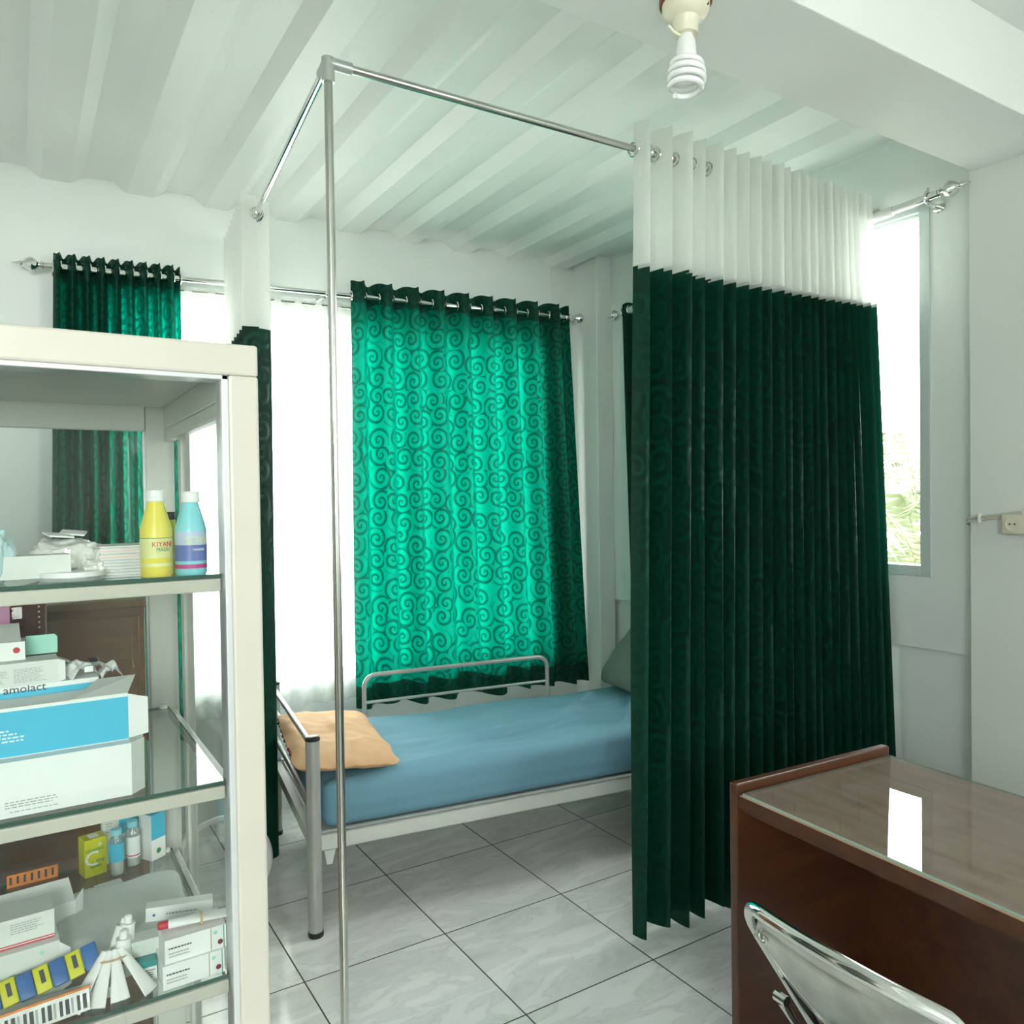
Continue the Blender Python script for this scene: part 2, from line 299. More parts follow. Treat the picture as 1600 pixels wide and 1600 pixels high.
class MB:
    def __init__(s): s.v = []; s.f = []; s.m = []; s.uv = None; s.mats = []
    def mi(s, m):
        if isinstance(m, str): m = M[m]
        if m not in s.mats: s.mats.append(m)
        return s.mats.index(m)
    def add(s, vs, fs, m, T=None):
        b = len(s.v); i = s.mi(m)
        for p in vs:
            p = Vector(p)
            s.v.append(T @ p if T else p)
        for f in fs: s.f.append([b + k for k in f]); s.m.append(i)
    def box(s, x0, x1, y0, y1, z0, z1, m, T=None, bv=0.0):
        if x0 > x1: x0, x1 = x1, x0
        if y0 > y1: y0, y1 = y1, y0
        if z0 > z1: z0, z1 = z1, z0
        if bv <= 0:
            vs = [(x, y, z) for x in (x0, x1) for y in (y0, y1) for z in (z0, z1)]
            fs = [(0, 1, 3, 2), (4, 6, 7, 5), (0, 4, 5, 1), (2, 3, 7, 6), (0, 2, 6, 4), (1, 5, 7, 3)]
            s.add(vs, fs, m, T); return s
        bm = bmesh.new(); bmesh.ops.create_cube(bm, size=1)
        for v in bm.verts: v.co = Vector(((x0+x1)/2 + v.co.x*(x1-x0), (y0+y1)/2 + v.co.y*(y1-y0), (z0+z1)/2 + v.co.z*(z1-z0)))
        bmesh.ops.bevel(bm, geom=bm.edges[:], offset=bv, segments=3, profile=0.5, affect='EDGES')
        bm.verts.index_update()
        s.add([v.co.copy() for v in bm.verts], [[v.index for v in f.verts] for f in bm.faces], m, T); bm.free(); return s
    def quad(s, pts, m, T=None): s.add(pts, [tuple(range(len(pts)))], m, T); return s
    def slab(s, pts, th, m, T=None):
        """flat polygon given a thickness along its normal"""
        P = [Vector(p) for p in pts]; n = (P[1]-P[0]).cross(P[2]-P[0]).normalized() * th
        k = len(P); vs = P + [p - n for p in P]
        fs = [tuple(range(k)), tuple(range(2*k-1, k-1, -1))] + [(i, i+k, (i+1) % k + k, (i+1) % k) for i in range(k)]
        s.add(vs, fs, m, T); return s
    def tube(s, pts, r, m, seg=12, T=None, closed=False):
        P = [Vector(p) for p in pts]; n = len(P); rs = r if isinstance(r, (list, tuple)) else [r]*n
        vs = []; ref = None
        for i in range(n):
            if closed: t = P[(i+1) % n] - P[i-1]
            else: t = P[min(i+1, n-1)] - P[max(i-1, 0)]
            t.normalize()
            if ref is None: ref = t.orthogonal().normalized()
            ref = (ref - t * ref.dot(t)).normalized(); b = t.cross(ref)
            for k in range(seg):
                a = 2*PI*k/seg; vs.append(P[i] + (ref*math.cos(a) + b*math.sin(a)) * rs[i])
        fs = []
        for i in range(n if closed else n-1):
            j = (i+1) % n
            for k in range(seg): fs.append((i*seg+k, i*seg+(k+1) % seg, j*seg+(k+1) % seg, j*seg+k))
        if not closed: fs.append(tuple(range(seg-1, -1, -1))); fs.append(tuple((n-1)*seg+k for k in range(seg)))
        s.add(vs, fs, m, T); return s
    def lathe(s, prof, m, seg=24, T=None):
        """profile of (radius, z)"""
        vs = []; fs = []
        for r, z in prof:
            for k in range(seg): a = 2*PI*k/seg; vs.append((max(r, 1e-5)*math.cos(a), max(r, 1e-5)*math.sin(a), z))
        for i in range(len(prof)-1):
            for k in range(seg): fs.append((i*seg+k, i*seg+(k+1) % seg, (i+1)*seg+(k+1) % seg, (i+1)*seg+k))
        fs.append(tuple(range(seg-1, -1, -1))); fs.append(tuple((len(prof)-1)*seg+k for k in range(seg)))
        s.add(vs, fs, m, T); return s
    def grid(s, fn, nu, nv, m, T=None, wrap=False, uvfn=None):
        vs = [fn(i/nu, j/nv) for j in range(nv+1) for i in range(nu+1)]
        fs = [(j*(nu+1)+i, j*(nu+1)+i+1, (j+1)*(nu+1)+i+1, (j+1)*(nu+1)+i) for j in range(nv) for i in range(nu)]
        s.add(vs, fs, m, T); return s
    def disc(s, c, r, n, m, seg=16, T=None):
        c = Vector(c); n = Vector(n).normalized(); a = n.orthogonal().normalized(); b = n.cross(a)
        s.add([c + (a*math.cos(2*PI*k/seg) + b*math.sin(2*PI*k/seg))*r for k in range(seg)], [tuple(range(seg))], m, T); return s
    def text(s, body, size, m, T, ext=0.0002, cx='CENTER', sx=1.0):
        cu = bpy.data.curves.new('t', 'FONT'); cu.body = body; cu.size = size; cu.extrude = ext; cu.align_x = cx; cu.align_y = 'CENTER'
        cu.resolution_u = 2
        o = bpy.data.objects.new('t', cu); COL.objects.link(o)
        dg = bpy.context.evaluated_depsgraph_get(); dg.update()
        me = bpy.data.meshes.new_from_object(o.evaluated_get(dg))
        s.add([Vector((v.co.x*sx, v.co.y, v.co.z)) for v in me.vertices], [tuple(p.vertices) for p in me.polygons], m, T)
        bpy.data.objects.remove(o); bpy.data.curves.remove(cu); bpy.data.meshes.remove(me); return s
    def build(s, name, parent=None, world=False, origin=None, smooth=True, angle=38, bevel=0.0):
        me = bpy.data.meshes.new(name)
        V = s.v; o = bpy.data.objects.new(name, me); COL.objects.link(o)
        if parent is not None:
            o.parent = parent
            if world: I = rootmat(parent).inverted(); V = [I @ p for p in V]
        elif origin is not None:
            og = Vector(origin); V = [p - og for p in V]; o.location = og
        me.from_pydata([tuple(p) for p in V], [], s.f)
        for mt in s.mats: me.materials.append(mt)
        me.polygons.foreach_set('material_index', s.m)
        if s.uv: 
            ul = me.uv_layers.new(name='UVMap')
            for li, l in enumerate(me.loops): ul.data[li].uv = s.uv[l.vertex_index]
        me.update()
        if smooth:
            me.polygons.foreach_set('use_smooth', [True]*len(me.polygons)); me.set_sharp_from_angle(angle=R(angle))
        if bevel:
            md = o.modifiers.new('bevel', 'BEVEL'); md.width = bevel; md.segments = 2; md.limit_method = 'ANGLE'; md.angle_limit = R(50)
        return o
def struct(mb, name, origin=(0, 0, 0), **k):
    o = mb.build(name, origin=origin, **k); o['kind'] = 'structure'; return o
def TR(loc, rot=(0, 0, 0)): return Matrix.Translation(Vector(loc)) @ Euler(rot).to_matrix().to_4x4()

def rounded_box(sx, sy, sz, r, n=(20, 12, 4), fn=None):
    """rounded, finely divided box centred on the origin -> verts, faces"""
    bm = bmesh.new()
    h = Vector((sx/2, sy/2, sz/2)); inner = Vector((h.x-r, h.y-r, h.z-r))
    def face(a, b, c, sgn):
        na, nb = n[a], n[b]; g = []
        for j in range(nb+1):
            for i in range(na+1):
                p = Vector((0, 0, 0))
                ta = -1 + 2*i/na; tb = -1 + 2*j/nb
                p[a] = h[a]*math.sin(ta*PI/2)*0.35 + h[a]*ta*0.65; p[b] = h[b]*math.sin(tb*PI/2)*0.35 + h[b]*tb*0.65; p[c] = sgn*h[c]
                q = Vector([max(-inner[k], min(inner[k], p[k])) for k in range(3)])
                d = p - q
                if d.length > 1e-9: p = q + d.normalized()*r
                g.append(bm.verts.new(p))
        for j in range(nb):
            for i in range(na):
                f = [g[j*(na+1)+i], g[j*(na+1)+i+1], g[(j+1)*(na+1)+i+1], g[(j+1)*(na+1)+i]]
                bm.faces.new(f if sgn > 0 else f[::-1])
    for (a, b, c) in ((0, 1, 2), (1, 2, 0), (2, 0, 1)):
        for sg in (1, -1): face(a, b, c, sg)
    bmesh.ops.remove_doubles(bm, verts=bm.verts[:], dist=1e-4)
    if fn:
        for v in bm.verts: v.co = fn(v.co.copy())
    bm.verts.index_update()
    out = ([v.co.copy() for v in bm.verts], [[v.index for v in f.verts] for f in bm.faces]); bm.free(); return out

# ------------------------------------------------------------------ the room
m = MB(); m.box(XL, XW+0.1, YF, YB, -0.1, 0, 'floor'); struct(m, 'floor', smooth=False)
# corrugated container roof, ribs run front to back
m = MB(); P = 0.3225; prof = []
x = 2.478 - 16*P
while x < XW + 0.15:
    prof += [(x-0.105, ZR), (x, ZR), (x+0.052, ZT), (x+P-0.157, ZT)]
    x += P
prof = [p for p in prof if XL-0.1 < p[0] < XW+0.14]
k = len(prof); Y0, Y1 = 1.3, YB+0.1
vs = [(a, Y0, b) for a, b in prof] + [(a, Y1, b) for a, b in prof] + [(a, Y0, 3.05) for a, b in prof] + [(a, Y1, 3.05) for a, b in prof]
fs = []
for i in range(k-1):
    fs += [(i, i+1, k+i+1, k+i), (2*k+i, 3*k+i, 3*k+i+1, 2*k+i+1), (i, 2*k+i, 2*k+i+1, i+1), (k+i, k+i+1, 3*k+i+1, 3*k+i)]
fs += [(0, k, 3*k, 2*k), (k-1, 3*k-1, 4*k-1, 2*k-1)]
m.add(vs, fs, 'ceil'); struct(m, 'ceiling', angle=20)
m = MB(); m.box(XL, XW+0.1, YF, 1.3, ZT, 3.05, 'beam'); struct(m, 'ceiling', smooth=False)
# beam between the two halves of the room
m = MB(); m.box(XL, XW+0.1, 1.21, 1.52, 2.65, ZT+0.05, 'beam'); struct(m, 'trim_1', smooth=False, bevel=0.004)
# back wall around its window
T = 0.12
m = MB()
m.box(XL-T, BW[0], YB, YB+T, 0, 3.0, 'wall'); m.box(BW[1], XW+T, YB, YB+T, 0, 3.0, 'wall')
m.box(BW[0], BW[1], YB, YB+T, 0, BW[2], 'wall'); m.box(BW[0], BW[1], YB, YB+T, BW[3], 3.0, 'wall')
struct(m, 'wall_back', smooth=False)
m = MB(); m.box(2.70, 2.862, YB-0.016, YB, 2.545, ZR, 'wall'); struct(m, 'trim_2', smooth=False, bevel=0.003)
m = MB(); m.box(2.862, XW, 3.60, YB, 0, ZR+0.04, 'wall'); struct(m, 'trim_3', smooth=False, bevel=0.006)
m = MB(); m.box(XW-0.012, XW, 3.40, 3.52, 0.9, ZR+0.02, 'wall'); struct(m, 'trim_4', smooth=False, bevel=0.003)
# right wall: upper skin proud of the lower one
a0, a1, c0, c1 = RW
fo = 0.042   # frame width
m = MB()
m.box(XW, XW+T, 1.5, a0-fo, 0.894, 3.0, 'wall'); m.box(XW, XW+T, a1+fo, YB, 0.894, 3.0, 'wall')
m.box(XW, XW+T, a0-fo, a1+fo, 0.894, c0-fo, 'wall'); m.box(XW, XW+T, a0-fo, a1+fo, c1+fo, 3.0, 'wall')
m.box(XW+0.03, XW+T, 1.4, YB, 0, 0.894, 'wall')
struct(m, 'wall_right', smooth=False)
m = MB(); m.box(2.93, XW+T, YF, 1.533, 0, 3.0, 'pier'); struct(m, 'wall_right', smooth=False, bevel=0.004)
m = MB(); m.box(XL-T, XL, YF-T, YB+T, 0, 3.0, 'wall'); struct(m, 'wall_left', smooth=False)
m = MB(); q = FW
m.box(XL-T, FW2[0], YF-T, YF, 0, 3.0, 'wall'); m.box(FW2[1], q[0], YF-T, YF, 0, 3.0, 'wall'); m.box(FW2[0], FW2[1], YF-T, YF, 0, q[2], 'wall'); m.box(FW2[0], FW2[1], YF-T, YF, q[3], 3.0, 'wall'); m.box(q[1], XW+T, YF-T, YF, 0, 3.0, 'wall')
m.box(q[0], q[1], YF-T, YF, 0, q[2], 'wall'); m.box(q[0], q[1], YF-T, YF, q[3], 3.0, 'wall')
struct(m, 'wall_front', smooth=False)

def window(name, axis, pos, a, b, z0, z1, fo, depth, mull=()):
    t = thing(name, None, None, (0, 0, 0), kind='structure')
    def bx(mb, u0, u1, w0, w1, d0, d1, mat):
        if axis == 'y': mb.box(u0, u1, d0, d1, w0, w1, mat)
        else: mb.box(d0, d1, u0, u1, w0, w1, mat)
    mb = MB(); d0, d1 = pos, pos+depth
    bx(mb, a-fo, a, z0-fo, z1+fo, d0, d1, 'alu'); bx(mb, b, b+fo, z0-fo, z1+fo, d0, d1, 'alu')
    bx(mb, a, b, z0-fo, z0, d0, d1, 'alu'); bx(mb, a, b, z1, z1+fo, d0, d1, 'alu')
    for u in mull: bx(mb, u-0.018, u+0.018, z0, z1, d0+0.01, d1-0.01, 'alu')
    # inner bead along the head
    bx(mb, a, b, z1-0.012, z1, d0+0.02, d1-0.01, 'alu')
    mb.build('frame', t, smooth=False, bevel=0.002)
    mb = MB(); bx(mb, a, b, z0, z1, pos+depth*0.55, pos+depth*0.55+0.004, 'pane'); mb.build('pane', t, smooth=False)
    return t
window('window_1', 'y', YB+0.05, BW[0]+0.03, BW[1]-0.03, BW[2]+0.03, BW[3]-0.03, 0.03, 0.05, (1.17, 1.93))
window('window_2', 'x', XW-0.006, a0, a1, c0, c1, fo, 0.07)
window('fill_window_2', 'y', YF-0.09, FW2[0]+0.04, FW2[1]-0.04, FW2[2]+0.04, FW2[3]-0.04, 0.04, 0.05, (-1.17,))  # frame and pane of the added left fill opening, out of view
window('fill_window_1', 'y', YF-0.09, FW[0]+0.04, FW[1]-0.04, FW[2]+0.04, FW[3]-0.04, 0.04, 0.05, ())  # same for the added right fill opening

# outside: ground and foliage seen through the right window
m = MB(); m.box(-14, 22, -14, 22, -0.45, -0.35, 'ground'); struct(m, 'ground', smooth=False)
def palm(loc, h, n, seed, label):
    rnd = random.Random(seed); t = thing('palm_tree', label, 'tree', loc, group='feathery palms outside the right window')
    mb = MB(); mb.tube([(0, 0, 0), (0.03, 0.02, h*0.25), (0.0, 0, h*0.5)], [0.09, 0.07, 0.05], 'bark', 8); mb.build('trunk', t)
    mb = MB()
    for i in range(n):
        az = rnd.uniform(0, 2*PI); L = rnd.uniform(0.7, 1.25); zb = rnd.uniform(0.15, 0.62)*h; el = rnd.uniform(0.5, 1.35)
        d = Vector((math.cos(az), math.sin(az), 0)); pts = []
        for k in range(9):
            s_ = k/8*L; pts.append(Vector((0, 0, zb)) + d*s_*math.cos(el) + Vector((0, 0, s_*math.sin(el) - 0.55*s_*s_)))
        mb.tube(pts, [0.008*(1-k/10) for k in range(9)], 'leaf', 4)
        sd = d.cross(Vector((0, 0, 1)))
        for k in range(1, 9):
            for sg in (-1, 1):
                for q_ in (0, 0.5):
                    p = pts[k-1].lerp(pts[k], q_); tg = (pts[k]-pts[k-1]).normalized()
                    tip = p + (sd*sg*0.8 + tg*0.7).normalized()*0.26*(1-0.05*k) - Vector((0, 0, 0.05+0.1*rnd.random()))
                    wv = tg*0.014
                    mb.slab([p-wv, p.lerp(tip, 0.5)-wv*0.9, tip, p.lerp(tip, 0.5)+wv*0.9, p+wv], 0.002, 'leaf')
    f = mb.build('foliage', t); f['kind'] = 'stuff'
    return t
palm((4.9, 2.9, -0.35), 3.1, 34, 1, 'feathery palm outside, nearest the glass of the right window')
palm((7.4, 4.9, -0.35), 3.4, 34, 2, 'feathery palm outside the right window, behind the nearest one')
palm((10.6, 6.0, -0.35), 3.6, 34, 3, 'tall feathery palm outside, farthest beyond the right window')

# ------------------------------------------------------------------ curtains
def wave_path(top, bot, folds, amp, lead=1.0):
    """returns fn(s,t) -> (x,y,dx,dy normal offset) ; t 0 top 1 bottom"""
    A0, A1 = Vector((*top[0], 0)), Vector((*top[1], 0)); B0, B1 = Vector((*bot[0], 0)), Vector((*bot[1], 0))
    n = (A1-A0).normalized(); n = Vector((n.y, -n.x, 0))
    def f(s, t):
        u = s**lead if lead != 1 else s
        base = A0.lerp(A1, u).lerp(B0.lerp(B1, u), t)
        a = amp[0]*(1-t) + amp[1]*t
        ph = 2*PI*folds*s
        jit = noise.noise(Vector((s*folds*1.3, t*1.2, folds)))*0.4
        w_ = math.sin(ph + jit*t*1.6)
        w_ = math.copysign(abs(w_)**0.8, w_)
        a *= 1 + 0.45*noise.noise(Vector((s*folds*0.9, t*0.8, 3.1)))*min(1, t*3+0.1)
        slip = math.cos(ph)*0.0
        return base + n*(a*w_) + (A1-A0).normalized()*slip
    return f
def cloth(name, parent, path, folds, ztop, zbot, mat, nz=26, world=True, t0=0.0, t1=1.0, top_wob=0.0, bot_wob=0.0, ppf=16, hem=None):
    mb = MB(); nu = int(folds*ppf); uv = []
    arc = [0.0]; mid = (t0+t1)/2
    for i in range(1, nu+1): arc.append(arc[-1] + (path(i/nu, mid)-path((i-1)/nu, mid)).length)
    def fn(u, v):
        t = t0 + (t1-t0)*v; p = path(u, t).copy()
        za = ztop[0]*(1-u) + ztop[1]*u; zb = zbot[0]*(1-u) + zbot[1]*u
        za += top_wob*math.cos(4*PI*folds*u+0.6); zb += bot_wob*noise.noise(Vector((u*folds*1.1, 5, 1)))
        p.z = za*(1-v) + zb*v
        return p
    vs = [fn(i/nu, j/nz) for j in range(nz+1) for i in range(nu+1)]
    for j in range(nz+1):
        for i in range(nu+1): uv.append((arc[i], vs[j*(nu+1)+i].z))
    fs = [(j*(nu+1)+i, j*(nu+1)+i+1, (j+1)*(nu+1)+i+1, (j+1)*(nu+1)+i) for j in range(nz) for i in range(nu)]
    mb.add(vs, fs, mat); mb.uv = uv
    if hem:
        k2 = mb.mi(hem[0]); h0, h1 = int(nz*hem[1]), int(nz*hem[2])
        for j in range(nz):
            for i in range(nu):
                if j < h0 or j >= nz-h1: mb.m[j*nu+i] = k2
    return mb.build(name, parent, world=world, angle=80)
def grommet(parent, c, ax, r=0.021, mat='chrome', name='grommet'):
    ax = Vector(ax).normalized(); a = ax.orthogonal().normalized(); b = ax.cross(a); c = Vector(c)
    mb = MB(); mb.tube([c + (a*math.cos(2*PI*k/20) + b*math.sin(2*PI*k/20))*r for k in range(20)], 0.0045, mat, 6, closed=True)
    return mb.build(name, parent, world=True)
def finial(mb, base, ax, s=1.0, mat='chrome'):
    """ribbed ball finial with a pointed tip along ax"""
    ax = Vector(ax).normalized(); T_ = Matrix.Translation(Vector(base)) @ ax.to_track_quat('Z', 'Y').to_matrix().to_4x4()
    mb.lathe([(0.012*s, 0), (0.017*s, 0.004*s), (0.017*s, 0.010*s), (0.010*s, 0.014*s), (0.014*s, 0.02*s), (0.026*s, 0.032*s), (0.031*s, 0.046*s),
              (0.026*s, 0.060*s), (0.014*s, 0.072*s), (0.009*s, 0.078*s), (0.011*s, 0.084*s), (0.006*s, 0.094*s), (0.003*s, 0.108*s), (0.0005, 0.118*s)], mat, 24, T_)

# back wall rod
RB0, RB1 = Vector((0.115, 3.735, 2.475)), Vector((2.80, 3.735, 2.555))
def onrod(x): return RB0.z + (RB1.z-RB0.z)*(x-RB0.x)/(RB1.x-RB0.x)
t = thing('curtain_rod', 'long chrome curtain rod across the back wall above the wide window', 'curtain rod', RB0)
m = MB(); m.tube([RB0, RB1], 0.0125, 'chrome', 16); m.build('rod', t, world=True)
for p, d in ((RB0, (-1, 0, -0.03)), (RB1, (1, 0, 0.03))):
    m = MB(); finial(m, p, d, 0.95); m.build('finial', t, world=True)
for x in (0.17, 1.30, 2.74):
    m = MB(); z = onrod(x); m.tube([(x, YB-0.001, z-0.012), (x, 3.75, z-0.016)], 0.006, 'chrome', 8); m.tube([(x, YB, z-0.012), (x, YB-0.006, z-0.012)], 0.022, 'chrome', 16)
    m.tube([(x, 3.735+0.016*math.sin(a_), z-0.001+0.016*math.cos(a_)) for a_ in [R(g) for g in range(60, 300, 20)]], 0.004, 'chrome', 6)
    m.build('bracket', t, world=True)
# right wall rod
RR0, RR1 = Vector((2.90, 1.625, 2.60)), Vector((2.90, 3.43, 2.53))
t = thing('curtain_rod', 'chrome and white curtain rod on the right wall over the narrow window', 'curtain rod', RR0)
m = MB(); m.tube([RR0, RR0.lerp(RR1, 0.10)], 0.0155, 'chrome', 16); m.build('rod_sleeve', t, world=True)['label'] = 'chrome end sleeve of the rod'
m = MB(); m.tube([RR0.lerp(RR1, 0.10), RR1], 0.0185, pm('white_rod_enamel', (0.74, 0.75, 0.71), 0.3), 16); m.build('rod', t, world=True)['label'] = 'white lacquered rod'
for p, d in ((RR0, (0, -1, 0.04)), (RR1, (0, 1, -0.04))):
    m = MB(); finial(m, p, d, 1.0); m.build('finial', t, world=True)
for y in (1.665, 2.10, 3.38):
    p = RR0.lerp(RR1, (y-RR0.y)/(RR1.y-RR0.y))
    m = MB(); m.tube([(XW-0.0, y, p.z-0.02), (2.90, y, p.z-0.022)], 0.007, 'chrome', 8); m.tube([(XW, y, p.z-0.02), (XW-0.008, y, p.z-0.02)], 0.024, 'chrome', 16)
    m.tube([(2.90+0.021*math.cos(a_), y, p.z+0.021*math.sin(a_)) for a_ in [R(g) for g in range(0, 360, 20)]], 0.005, 'chrome', 6, closed=True)
    m.tube([(2.90, y, p.z+0.02), (2.90, y, p.z+0.036)], 0.005, 'chrome', 8)
    m.build('bracket', t, world=True)

# centre curtain, backlit
f_ = 9
t = thing('green_curtain', 'wide green scroll-patterned curtain glowing in front of the back window', 'curtain', (2.1, 3.735, 0.45))
path = wave_path(((1.425, 3.735), (2.765, 3.735)), ((1.40, 3.70), (2.84, 3.70)), f_, (0.044, 0.042))
cloth('cloth', t, path, f_, (2.585, 2.618), (0.475, 0.415), 'curtain', 60, top_wob=0.007, bot_wob=0.03, hem=('hem', 0.055, 0.05))
for k in range(2*f_+1):
    u = k/(2*f_); x = 1.425+(2.765-1.425)*u; x = min(max(x, 1.428), 2.762)
    grommet(t, (x, 3.735, onrod(x)), (1, 0, 0.03))
# left curtain, above and behind the cabinet
t = thing('green_curtain', 'gathered dark green curtain at the left end of the back rod, behind the cabinet', 'curtain', (0.38, 3.735, 0.45))
f_ = 9
path = wave_path(((0.15, 3.735), (0.635, 3.735)), ((0.10, 3.70), (0.64, 3.71)), f_, (0.038, 0.034), lead=1.0)
cloth('cloth', t, path, f_, (2.525, 2.54), (0.47, 0.46), 'curtain', 40, top_wob=0.006, bot_wob=0.03, hem=('hem', 0.055, 0.05))
for k in range(2*f_+1):
    x = 0.15+0.485*k/(2*f_); grommet(t, (x, 3.735, onrod(x)), (1, 0, 0.03), 0.02)
# sheer behind, on the window itself
t = thing('sheer_curtain', 'thin white sheer curtain hanging against the back window', 'sheer curtain', (1.5, 3.80, 0.5))
path = wave_path(((0.45, 3.795), (2.66, 3.795)), ((0.45, 3.795), (2.66, 3.795)), 22, (0.010, 0.014))
cloth('cloth', t, path, 22, (2.47, 2.51), (0.50, 0.50), 'sheer', 12, ppf=10)
m = MB(); m.tube([(0.40, 3.795, 2.45), (2.72, 3.795, 2.49)], 0.006, 'steel', 8); m.build('curtain_wire', t, world=True)
# right window curtain
t = thing('green_curtain', 'gathered green curtain on the right wall, half hidden behind the privacy curtain', 'curtain', (2.9, 3.0, 0.45))
f_ = 6
path = wave_path(((2.90, 3.40), (2.90, 2.78)), ((2.885, 3.30), (2.885, 2.72)), f_, (0.032, 0.04))
cloth('cloth', t, path, f_, (2.567, 2.592), (0.47, 0.47), 'curtaind', 36, top_wob=0.006, bot_wob=0.02)
for k in range(2*f_+1):
    y = 3.40-0.62*k/(2*f_); p = RR0.lerp(RR1, (y-RR0.y)/(RR1.y-RR0.y)); grommet(t, p, (0, 1, -0.04), 0.024)

# privacy frame: pole, elbow, two rods
CX, CY, CZ = 0.700, 1.967, 2.622
t = thing('privacy_rail', 'thin chrome pipe rail with one floor pole and two overhead rods', 'curtain rail', (CX, CY, 0))
m = MB(); m.tube([(CX, CY, 0.004), (CX, CY, CZ-0.02)], 0.0112, 'steel', 20); m.build('pole', t, world=True)
m = MB(); m.lathe([(0.032, 0), (0.032, 0.004), (0.016, 0.008), (0.016, 0.02)], 'chrome', 24, TR((CX, CY, 0))); m.build('floor_flange', t, world=True)
E1, E2 = Vector((2.975, 1.925, CZ)), Vector((0.885, YB-0.002, CZ)); C0 = Vector((CX, CY, CZ))
m = MB(); m.tube([C0, E1], 0.0108, 'steel', 20); m.build('rod', t, world=True)
m = MB(); m.tube([C0, E2], 0.0108, 'chrome', 20); m.build('rod', t, world=True)
m = MB(); m.tube([C0+Vector((0, 0, -0.05)), C0+Vector((0, 0, 0.012))], 0.0165, 'joint', 20)
m.tube([C0, C0+(E1-C0).normalized()*0.062], 0.0155, 'joint', 20); m.tube([C0, C0+(E2-C0).normalized()*0.062], 0.0155, 'joint', 20)
m.lathe([(0.0165, -0.004), (0.0165, 0.008), (0.012, 0.014), (0.002, 0.016)], 'joint', 20, TR(C0)); m.build('elbow_joint', t, world=True)
for e in (E1, E2):
    m = MB(); d = (C0-e).normalized(); m.tube([e, e+d*0.008], 0.03, 'chrome', 20); m.tube([e, e+d*0.03], 0.015, 'chrome', 16); m.build('wall_flange', t, world=True)

# big privacy curtain on the overhead rod
def yr(x): return CY + (E1.y-CY)*(x-CX)/(E1.x-CX)
t = thing('privacy_curtain', 'tall dark green privacy curtain with white netting top, hanging from the overhead rod', 'curtain', (2.3, 1.94, 0.03))
X0, X1 = 1.715, 2.915
NF = 22
warp = lambda s: 1 - (1-s)**1.0
def ppath(s, t_):
    # wide folds at the free end, tight folds toward the wall
    g = s**0.80
    u = 0.75*s + 0.25*(1-(1-s)**3.8)
    top = Vector((X0+(X1-X0)*u, yr(X0+(X1-X0)*u), 0))
    bx_ = 1.70+(2.965-1.70)*u; by_ = 1.985-0.02*u - 0.13*u**3
    bot = Vector((bx_, by_, 0))
    base = top.lerp(bot, t_)
    ph = 2*PI*NF*s + 0.6*PI*0 + noise.noise(Vector((s*9, t_*1.1, 2)))*0.9*t_
    a = (0.066*(1-0.25*t_) + 0.010*t_)*(1+0.35*noise.noise(Vector((s*NF*0.8, t_*0.9, 9))))*(1-0.25*u)
    # saw-like folds: the cloth leans over toward the free end
    w_ = math.sin(ph); sh = math.cos(ph)
    w_ = 0.45*w_ + 0.55*math.asin(max(-1, min(1, w_)))*2/PI*1.08
    return base + Vector((-0.010*w_ - 0.004*sh, -a*w_, 0))
zt, zm, zb = 2.705, 2.245, 0.055
tm = (zt-zm)/(zt-zb)
cloth('netting_panel', t, ppath, NF, (zt-0.005, zt-0.03), (zm-0.012, zm-0.012), 'mesh', 16, t0=0, t1=tm, top_wob=0.004)['label'] = 'white see-through netting band at the top'
o = cloth('cloth_panel', t, ppath, NF, (zm, zm), (0.052, 0.055), 'curtaind', 60, t0=tm, t1=1, bot_wob=0.03); o['label'] = 'dark green damask cloth'
for k in range(9):
    p = ppath(k/(2*NF), 0.03); grommet(t, (p.x, yr(p.x), CZ), (1, 0.25, 0), 0.022, 'chrome')

# bunched curtain at the wall end of the other rod
t = thing('privacy_curtain', 'narrow bunched green privacy curtain with netting top, beside the cabinet and back window', 'curtain', (0.85, 3.4, 0.08))
NF2 = 8
def bpath(s, t_):
    u = s; y = 3.12 + 0.62*u
    xx = CX + (E2.x-CX)*(y-CY)/(E2.y-CY)
    ph = 2*PI*NF2*s + noise.noise(Vector((s*7, t_*1.3, 6)))*1.0*t_
    a = 0.058+0.006*t_
    return Vector((xx - 0.03*t_ + a*math.sin(ph+PI), y-0.05*t_ + 0.008*math.cos(ph), 0))
cloth('netting_panel', t, bpath, NF2, (2.69, 2.69), (2.172, 2.172), 'mesh', 12, t0=0, t1=0.2)['label'] = 'white see-through netting band at the top'
cloth('cloth_panel', t, bpath, NF2, (2.18, 2.18), (0.10, 0.13), 'curtaind', 40, t0=0.2, t1=1, bot_wob=0.03)['label'] = 'dark green damask cloth'
for k in range(2*NF2+1):
    p = bpath(k/(2*NF2), 0.0); xx = CX + (E2.x-CX)*(p.y-CY)/(E2.y-CY); grommet(t, (xx, p.y, CZ), (0.1, 1, 0), 0.022)

